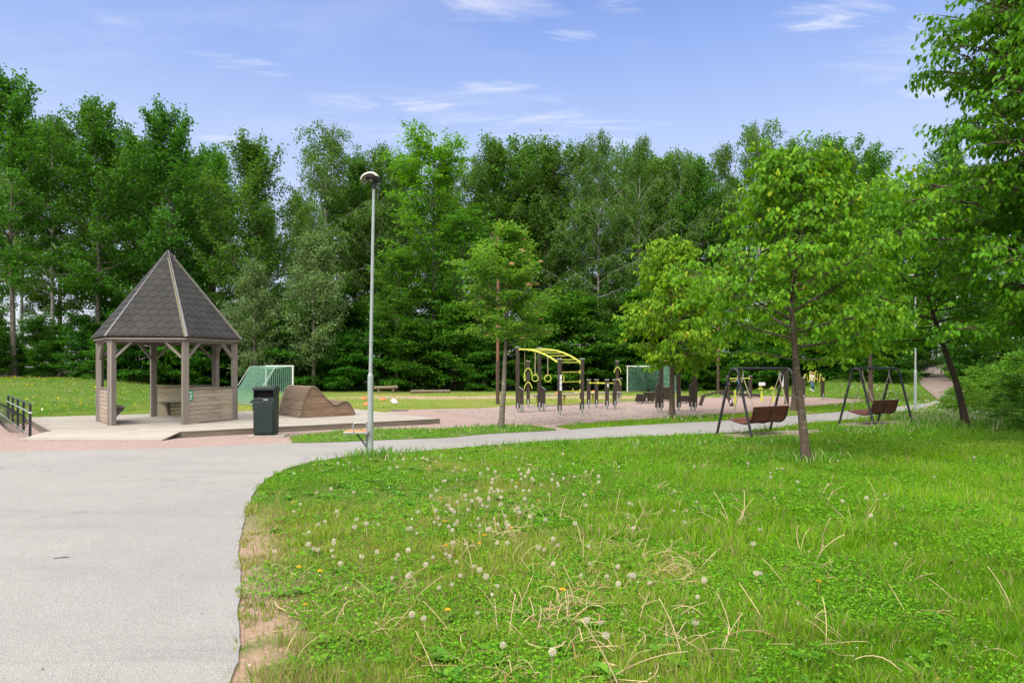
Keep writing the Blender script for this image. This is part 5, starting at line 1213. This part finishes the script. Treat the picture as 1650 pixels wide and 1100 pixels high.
def build_grass():
    rg = np.random.default_rng(21); VV = []; Q = []; T = []; CC = []; base = 0
    for (y0, y1, den, w, near) in ((3.0, 4.5, 6500, .0042, 1), (4.5, 6, 4600, .0052, 1), (6, 8, 3000, .0068, 1), (8, 11, 1900, .009, 0), (11, 15, 1150, .013, 0), (15, 20, 620, .019, 0), (20, 28, 260, .03, 0), (28, 50, 75, .05, 0)):
        xm = .79*y1+2.0; n = int((y1-y0)*2*xm*den); x = rg.uniform(-xm, xm, n); y = rg.uniform(y0, y1, n)
        k = (np.abs(x) < .79*y+2.0) & lawn_mask(x, y); x, y = x[k], y[k]
        patch = fbm(x*.8+3, y*.8, 4); fine = fbm(x*3.2, y*3.2, 17); broad = fbm(x*.28, y*.28, 33)
        lush = ss((x-.2+.06*y)/3.2)*ss((y+x*.35-2.0)/2.0)            # longer uncut grass to the right
        ed = edge_dist(x, y); nearedge = ss((ed-.02)/(.48+.25*(y < 6)))
        worn = (fbm(x*2.6, y*2.6, 53) > .47); keep = np.where(y < 9, .10+.90*np.maximum(nearedge, ~worn*.8), 1)*np.where((fine < .33) & (patch < .45) & (lush < .5) & (y < 14), .35, 1)
        field = (y > 23) & (x > -14) & (x < 11)
        keep = np.where(field, .35, keep); k = rg.random(len(x)) < keep
        x, y, patch, fine, broad, lush, ed, field = [q[k] for q in (x, y, patch, fine, broad, lush, ed, field)]; n = len(x)
        h = (.028+.025*patch+.042*lush*(.4+patch))*rg.uniform(.6, 1.35, n)*(1+.6*(fine > .6))
        h = np.where(y > 13, h*.62+.008, h); h = np.where(field, .03, h); tuft = (vnoise(x*1.7, y*1.7, 61) > .78); h = np.where(tuft & (y < 20), h*1.45, h)
        f = np.clip(.08+.95*patch*.7+.55*(fine-.5)+.25*lush+rg.normal(0, .17, n), 0, 1)
        c = lerp((.045, .17, .006), (.192, .39, .010), f)
        yel = np.clip((broad-.46)*3.4+(.35-lush)*.8+(fbm(x*.9+20, y*.9, 71)-.5)*1.6+rg.normal(0, .25, n), 0, 1)*.8; c = c*(1-yel[:, None])+np.array([.30, .38, .04])*yel[:, None]
        straw = rg.random(n) < (.075+.10*(fine > .6)+.10*(1-lush)*(broad > .45)+.25*((ed < .45) & (y < 9))); c[straw] = lerp((.40, .33, .15), (.30, .24, .10), rg.random(straw.sum()))
        c[field] = lerp((.20, .25, .035), (.30, .29, .08), rg.random(field.sum()))
        c *= rg.uniform(.72, 1.08, (n, 1))*(.78+.42*fbm(x*.55+50, y*.55, 91))[:, None]
        V, q, t, cc = blades(x, y, h, w*rg.uniform(.7, 1.35, n), c, rg, near)
        VV.append(V); CC.append(cc); Q += [a+base for a in q]; T += [a+base for a in t]; base += len(V)
    col = np.concatenate(CC); col = np.concatenate([col, np.ones((len(col), 1))], 1)
    me = np_mesh('grass', np.concatenate(VV), [np.concatenate(Q), np.concatenate(T)], None, col); tag(link('grass', me, M['grass']), kind='stuff')
build_grass()
def build_weeds():
    rg = np.random.default_rng(22); Ps = []; Ds = []; Ns = []; Ss = []; Cs = []
    # clover-like ground cover
    for y0, y1, den, s0 in ((3.0, 4.6, 5200, .023), (4.6, 7, 3000, .028), (7, 11, 1000, .038), (11, 18, 220, .055)):
        xm = .79*y1+1; n = int((y1-y0)*2*xm*den); x = rg.uniform(-xm, xm, n); y = rg.uniform(y0, y1, n); cl = fbm(x*1.5+9, y*1.5, 41)
        k = lawn_mask(x, y) & (rg.random(n) < ss((cl-.34)/.22)) & ((y > 9) | (edge_dist(x, y) > .75*vnoise(x*2.2, y*2.2, 55)-.12)); x, y, cl = x[k], y[k], cl[k]; n = len(x); lush = ss((x-.2)/3.5)
        Ps.append(np.stack([x, y, gz(x, y)+rg.uniform(.012, .055, n)*(1+.9*lush)], 1)); Ds.append(np.stack([rg.normal(0, 1, n), rg.normal(0, 1, n), rg.normal(.1, .2, n)], 1)); Ns.append(np.stack([rg.normal(0, .4, n), rg.normal(-.1, .4, n), np.ones(n)], 1))
        Ss.append(s0*rg.uniform(.6, 1.3, n)); Cs.append(lerp((.045, .175, .008), (.155, .355, .014), rg.random(n)))
    # dandelion and plantain rosettes
    n0 = 800; x = rg.uniform(-4, 11, n0); y = 3.2+11*rg.random(n0)**1.4; k = lawn_mask(x, y) & lawn_mask(x-.22, y) & lawn_mask(x-.1, y+.25) & (np.abs(x) < .79*y+.6); x, y = x[k], y[k]
    for a, b in zip(x, y):
        m = rg.integers(7, 13); az = np.arange(m)*6.283/m+rg.uniform(0, 6); up = rg.uniform(.1, .6)
        Ps.append(np.tile([a, b, g(a, b)+.012], (m, 1))); Ds.append(np.stack([np.cos(az), np.sin(az), up+rg.normal(0, .15, m)], 1)); Ns.append(np.tile([0, 0, 1.0], (m, 1))+rg.normal(0, .2, (m, 3)))
        Ss.append(rg.uniform(.05, .12, m)*1.0); Cs.append(lerp((.045, .15, .013), (.13, .29, .024), rg.random(m)))
    P, D, N, Z, C = [np.concatenate(q) for q in (Ps, Ds, Ns, Ss, Cs)]
    V, fs, k = leaf_geo(P, D, N, Z, True, .42); col = np.repeat(np.concatenate([C, np.ones((len(C), 1))], 1), k, 0)
    tag(link('lawn_weeds', np_mesh('lawn_weeds', V, fs, None, col), M['weed']), kind='stuff')
    # unmown tall grass with pale heads by the second lamp post and round the swings and trunks
    xs = []; ys = []; hs = []
    for cx, cy, sx, sy, n, h in ((13.4, 20.2, 1.4, 1.0, 2200, .22), (15.6, 22.4, 1.2, 1.2, 1500, .24), (12.3, 18.2, 1.0, .6, 700, .24), (5.1, 11.9, .5, .35, 420, .18), (-2.5, 12.5, .5, .3, 500, .17), (5.6, 14.8, 1.6, .3, 700, .09), (9.6, 17.8, 1.6, .3, 600, .10), (8.3, 16.9, 1.2, .4, 600, .2), (-.3, 18.1, .6, .3, 350, .13), (5.1, 21.8, .8, .3, 400, .14), (-2.0, 17.3, 2.2, .4, 900, .10), (2.2, 14.2, 2.5, .3, 900, .13)):
        xs.append(rg.normal(cx, sx, n)); ys.append(rg.normal(cy, sy, n)); hs.append(h*rg.uniform(.5, 1.3, n))
    x, y, h = [np.concatenate(q) for q in (xs, ys, hs)]; k = lawn_mask(x, y); x, y, h = x[k], y[k], h[k]; n = len(x)
    c = lerp((.055, .19, .012), (.17, .34, .035), rg.random(n)); p = rg.random(n) < np.where(y > 18.5, .35, .12); c[p] = lerp((.40, .40, .22), (.52, .48, .30), rg.random(p.sum()))
    V, q, t, cc = blades(x, y, h, .007+.0009*y*rg.uniform(.5, 1, n), c, rg, True); cc = np.concatenate([cc, np.ones((len(cc), 1))], 1)
    tag(link('tall_grass', np_mesh('tall_grass', V, q+t, None, cc), M['grass']), kind='stuff')
    # tiny daisies and buttercups: too many and too small to tell apart
    xs = []; ys = []; rs = []; zs = []; cs = []
    def sow(n, x0, x1, y0, y1, r, z, c, mask=None):
        x = rg.uniform(x0, x1, n); y = rg.uniform(y0, y1, n); k = lawn_mask(x, y) & (fbm(x*.7+5, y*.7, 77) > .43); x, y = x[k], y[k]; m = len(x); xs.append(x); ys.append(y); rs.append(r*rg.uniform(.6, 1.3, m)); zs.append(z*rg.uniform(.6, 1.3, m)); cs.append(np.tile(c, (m, 1)))
    sow(1100, -2, 3.5, 3.2, 10.5, .006, .045, (.70, .68, .62)); sow(500, -4, 9, 10, 16, .012, .05, (.68, .66, .58)); sow(160, 0, 8, 3.3, 9, .006, .07, (.75, .48, .02))
    sow(520, -34, -12, 22, 46, .025, .10, (.68, .66, .55)); sow(520, -40, -12, 24, 46, .034, .10, (.78, .52, .02)); sow(700, 11, 24, 28, 44, .03, .08, (.70, .68, .58)); sow(240, -10, 8, 23, 34, .022, .04, (.70, .62, .3)); sow(260, 12.5, 18, 18.5, 26, .022, .3, (.72, .70, .62)); sow(110, 15, 19, 20, 26, .025, .35, (.76, .55, .03)); sow(300, -6, 1, 15, 19.5, .014, .05, (.72, .6, .25))
    x, y, r, z, c = [np.concatenate(q) for q in (xs, ys, rs, zs, cs)]; n = len(x); z = gz(x, y)+z
    ang = np.arange(6)*np.pi/3; tl = rg.normal(0, .5, (n, 2)); V = np.stack([x[:, None]+r[:, None]*np.cos(ang), y[:, None]+r[:, None]*np.sin(ang), z[:, None]+r[:, None]*(np.cos(ang)*tl[:, :1]+np.sin(ang)*(tl[:, 1:]-.5))], -1)
    top = np.stack([x, y, z+r*.35], -1)[:, None]; V = np.concatenate([V, top], 1).reshape(-1, 3); b = np.arange(n)[:, None, None]*7; F = (b+np.array([[i, (i+1) % 6, 6] for i in range(6)])[None]).reshape(-1, 3)
    tag(link('meadow_flowers', np_mesh('meadow_flowers', V, [F], None, np.repeat(np.concatenate([c, np.ones((n, 1))], 1), 7, 0)), M['flower']), kind='stuff')
build_weeds()

def dandelions():
    rg = np.random.default_rng(31)
    # four shapes of seed head on a bent stem, three of yellow flower, six of withered stalk clumps
    def clock(h, bend, full=1.0):
        P = empty('dandelion_clock', (0, 0, 0)); mb = MB(); pts = [(bend*t*t, .3*bend*t*t, h*t) for t in np.linspace(0, 1, 6)]; mb.tube(pts, [.0034, .0033, .0032, .003, .0028, .0026], 5); mb.build('stem', M['stem'], P)
        c = np.array(pts[-1])+np.array([0, 0, .012]); k = 150; i = np.arange(k)+.5; ph = np.arccos(1-2*i/k); th = np.pi*(1+5**.5)*i; d = np.stack([np.cos(th)*np.sin(ph), np.sin(th)*np.sin(ph), np.cos(ph)], 1)
        ax = np.array([.5, .3, .8]); d = d[(d @ ax/np.linalg.norm(ax) < 2*full-1) | (rg.random(k) < .06)] if full < 1 else d; k = len(d)
        rr = .0215*rg.uniform(.93, 1.05, k); V = []; F = []; b = 0
        for j in range(k):
            u = np.cross(d[j], [.3, .5, .8]); u /= np.linalg.norm(u); v = np.cross(d[j], u); tipc = c+d[j]*rr[j]
            for q in range(3):                   # each parachute: three little hairs spread from the end of its stalk
                a0 = q*2.094+rg.random(); e = tipc+(u*math.cos(a0)+v*math.sin(a0))*.0062+d[j]*.0015; s = (u*-math.sin(a0)+v*math.cos(a0))*.0014
                V += [tipc-d[j]*.004, e-s, e+s]; F.append((b, b+1, b+2)); b += 3
            s = u*.0005; V += [c+d[j]*.003, tipc-s, tipc+s]; F.append((b, b+1, b+2)); b += 3
        link('seed_head', np_mesh('seed_head', np.array(V), [np.array(F)], rg.random(len(V))*.8), M['seed'], P)
        mb = MB(); mb.lathe([(.001, -.006), (.005, -.002), (.005, .003), (.001, .006)], c, 8); mb.build('seed_core', M['rowan_flower'], P); return P
    def yellow(h):
        P = empty('dandelion_flower', (0, 0, 0)); mb = MB(); mb.tube([(0, 0, 0), (.008, 0, h*.6), (.012, 0, h)], .0024, 5); mb.build('stem', M['stem'], P); mb = MB()
        for ring, (n, r, z) in enumerate(((16, .019, .002), (12, .014, .006), (8, .008, .009))):
            for j in range(n):
                a = 6.283*j/n+ring*.3; dr = Vector((math.cos(a), math.sin(a), 0)); sd = Vector((-dr.y, dr.x, 0)); c = Vector((.012, 0, h+z)); mb.add([c, c+dr*r*.8-sd*.003+Vector((0, 0, .004)), c+dr*r+Vector((0, 0, .002)), c+dr*r*.8+sd*.003+Vector((0, 0, .004))], [(0, 1, 2, 3)])
        mb.build('flower_head', M['petal'], P, smooth=0); return P
    def stalks(n, L, spread):
        VV = MB(); cols = []
        for j in range(n):
            az = rg.uniform(0, 6.28); l = L*rg.uniform(.45, 1.15); el = rg.uniform(.35, 1.35); d = Vector((math.cos(az)*math.cos(el), math.sin(az)*math.cos(el), math.sin(el))); p = Vector((rg.normal(0, spread), rg.normal(0, spread), 0)); pts = [p.copy()]; sag = rg.uniform(.05, .6); tw = rg.normal(0, .2)
            for q in range(7): d = (d+Vector((-d.y*tw, d.x*tw, -sag*.5))).normalized(); p = p+d*l/7; p.z = max(p.z, .012+.004*q); pts.append(p.copy())
            r = rg.uniform(.0014, .0028); b = len(VV.V); VV.tube(pts, [r*1.15, r*1.1, r, r, r, r*.95, r*.9, r*.85], 5); c = np.array([.50, .40, .22]) if rg.random() < .55 else np.array([.36, .21, .12]) if rg.random() < .4 else np.array([.34, .34, .12]); cols += [c*rg.uniform(.8, 1.2)]*(len(VV.V)-b)
        me = np_mesh('withered_stalks', np.array([tuple(v) for v in VV.V]), [np.array([f for f in VV.F if len(f) == 4]), np.array([f for f in VV.F if len(f) == 5])], None, np.concatenate([np.array(cols), np.ones((len(cols), 1))], 1), True); return link('withered_stalks', me, M['dry'])
    clocks = [clock(.19, .02), clock(.23, -.05, .62), clock(.15, .03), clock(.12, -.01, .45), clock(.17, .06, .8), clock(.10, .02)]; CK = [children(c) for c in clocks]
    first = set()
    def put(protos, kids, i, x, y, s, lab, cat, group):
        p = protos[i]
        if i not in first or kids is None and i not in first: first.add(i); o = p
        else: o = copy_tree(p, None, kids[i] if kids else [])
        o.location = (x, y, g(x, y)); o.rotation_euler = (rg.normal(0, .08), rg.normal(0, .08), rg.uniform(0, 6.28)); o.scale = (s, s, s); tag(o, lab, cat, group)
    LPX = [(887, 1094), (963, 1025), (950, 1027), (1044, 943), (1020, 944), (1132, 940), (943, 914), (905, 897), (879, 886), (992, 921), (686, 1023), (809, 1050), (1218, 936), (1238, 944), (1213, 884), (1116, 1017), (972, 1051), (629, 934), (664, 936), (726, 906), (727, 909), (724, 948), (721, 957), (761, 925), (652, 957), (581, 907), (540, 876), (536, 880), (495, 884), (444, 894), (512, 862), (497, 865), (525, 848), (540, 836), (545, 830), (475, 822), (491, 861), (707, 785), (703, 792), (845, 790), (848, 795), (850, 770), (707, 843), (778, 855), (740, 856), (795, 857), (822, 855), (793, 872), (779, 834), (804, 841), (834, 843), (816, 844), (765, 805), (772, 813), (757, 820), (730, 820), (744, 818), (655, 857), (662, 852), (1505, 767), (1350, 738), (1443, 885), (1390, 710), (1350, 706), (1455, 812), (1405, 800), (1432, 802), (1410, 842), (1398, 815), (874, 780), (860, 830), (995, 755), (1090, 790), (1259, 752), (1240, 762), (1352, 815), (605, 897), (640, 905), (925, 860), (950, 880), (1010, 840)]
    # the crowded band of clocks across the middle of the lawn
    for cx, cy, sx, sy, n in ((790, 825, 55, 35, 34), (870, 775, 30, 12, 12), (720, 860, 70, 25, 14), (900, 760, 60, 20, 14), (620, 745, 60, 8, 14), (760, 780, 40, 18, 14), (1000, 880, 90, 70, 16), (560, 850, 50, 40, 12), (800, 930, 70, 40, 14), (1250, 760, 120, 25, 10)):
        for _ in range(n): LPX.append((rg.normal(cx, sx), rg.normal(cy, sy)))
    for j, (px, py) in enumerate(LPX):
        if py > 1098 or py < 728: continue
        x, y = gp(px, py+14)
        if not bool(lawn_mask(np.array([x]), np.array([y]))[0]): continue
        put(clocks, CK, int(rg.integers(0, 6)) if y > 5 else j % 6, x, y, rg.uniform(.55, 1.0), 'white dandelion seed head on a bare stem in the lawn', 'dandelion', 'dandelion clocks in the lawn')
    first.clear(); ys = [yellow(.10), yellow(.16)]; YK = [children(c) for c in ys]
    for j, (px, py) in enumerate([(518, 930), (483, 934), (490, 985), (719, 895), (711, 802), (717, 853), (738, 753), (954, 801), (867, 810), (901, 980), (722, 998), (820, 868), (772, 880), (956, 790), (832, 779), (475, 815), (1320, 950), (690, 760), (780, 870)]):
        x, y = gp(px, py+12); put(ys, YK, j % 2, x, y, rg.uniform(.8, 1.1), 'yellow dandelion in flower in the lawn', 'dandelion', 'yellow dandelions in the lawn')
    first.clear(); st = [stalks(15, .25, .06), stalks(9, .30, .05), stalks(22, .22, .09), stalks(6, .33, .05), stalks(3, .28, .05), stalks(13, .17, .09)]
    SP = [(1085, 895, 2), (1100, 915, 0), (1092, 985, 0), (890, 1000, 2), (925, 1030, 0), (905, 960, 5), (965, 1090, 1), (1310, 895, 1), (1335, 915, 2), (1290, 930, 3), (1275, 1000, 3), (1305, 1040, 4), (1165, 1040, 4), (1060, 1045, 3), (1430, 975, 4), (1505, 990, 3), (1490, 1000, 4), (1440, 1055, 4), (1530, 1030, 4), (790, 845, 2), (815, 860, 0), (765, 860, 5), (745, 875, 5), (880, 925, 5), (640, 945, 1), (620, 1000, 4), (655, 1015, 3), (600, 965, 4), (700, 955, 4), (745, 1000, 3), (550, 1000, 4), (500, 1030, 3), (535, 945, 5), (470, 910, 5), (1150, 870, 4), (1210, 830, 1), (1235, 800, 3), (1205, 780, 5), (1120, 815, 5), (1000, 850, 5), (965, 870, 3), (1040, 905, 4), (1330, 790, 1), (1330, 830, 4), (1395, 840, 1), (1470, 770, 3), (1520, 820, 4), (1600, 905, 4), (1560, 960, 3), (1005, 960, 4), (950, 940, 2), (1180, 960, 4), (880, 760, 5), (940, 770, 5), (1010, 760, 5), (1060, 775, 0), (860, 745, 5), (790, 760, 5), (1130, 745, 0), (990, 740, 5), (720, 800, 5), (690, 830, 5), (840, 815, 5), (870, 870, 5), (1580, 1010, 4), (1400, 930, 4), (1365, 1010, 3), (1220, 1090, 4), (760, 1060, 4), (830, 1010, 3)]
    for _ in range(60):
        px, py = rg.normal(930, 130), rg.normal(900, 95)
        if 745 < py < 1085: SP.append((px, py, int(rg.choice([0, 1, 3, 3, 4, 5, 5]))))
    for _ in range(70):
        px = rg.uniform(430, 1640); py = rg.uniform(745, 1085)
        if rg.random() < .35+.65*np.exp(-((px-930)/330)**2): SP.append((px, py, int(rg.choice([1, 3, 3, 4, 4, 5, 0]))))
    for j, (px, py, k) in enumerate(SP):
        x, y = gp(px, py+14); put(st, None, k, x, y, rg.uniform(.8, 1.2)*(1.3 if j < 12 else 1.25 if j in (19, 20, 21) else 1), 'clump of pale withered dandelion stalks bent over in the lawn', 'dry stalks', 'withered stalk clumps in the lawn')
dandelions()

# ---------------------------------------------------------------- litter on the asphalt
def litter():
    rg = np.random.default_rng(77); mb = MB(); mb.tube([(-.06, 0, .006), (0, .012, .008), (.06, .006, .006)], [.003, .0035, .002], 5); mb.tube([(0, .012, .008), (.02, .035, .007)], .0018, 4)
    o = mb.build('twig', M['bark_dark']); x, y = gp(100, 902); o.location = (x, y, .014); o.rotation_euler = (0, 0, .25); tag(o, 'small dark twig lying on the asphalt path', 'twig')
    n = 1500; x = rg.uniform(-9, 6, n); y = 3.2+12*rg.random(n)**1.3; ed = np.abs(edge_dist(x, y)); k = inpoly(x, y, ASPH) & (rg.random(n) < .05+.95*np.exp(-ed/.12)); x, y = x[k], y[k]; n = len(x)
    P = np.stack([x, y, np.full(n, .019)], 1); D = np.stack([rg.normal(0, 1, n), rg.normal(0, 1, n), rg.normal(0, .1, n)], 1); N = np.stack([rg.normal(0, .3, n), rg.normal(0, .3, n), np.ones(n)], 1)
    V, fs, k = leaf_geo(P, D, N, rg.uniform(.008, .026, n), False, .5); c = lerp((.20, .14, .08), (.10, .075, .05), rg.random(n)); c = np.concatenate([c, np.ones((n, 1))], 1)
    tag(link('path_litter', np_mesh('path_litter', V, fs, None, np.repeat(c, 4, 0)), M['dry']), kind='stuff')
litter()
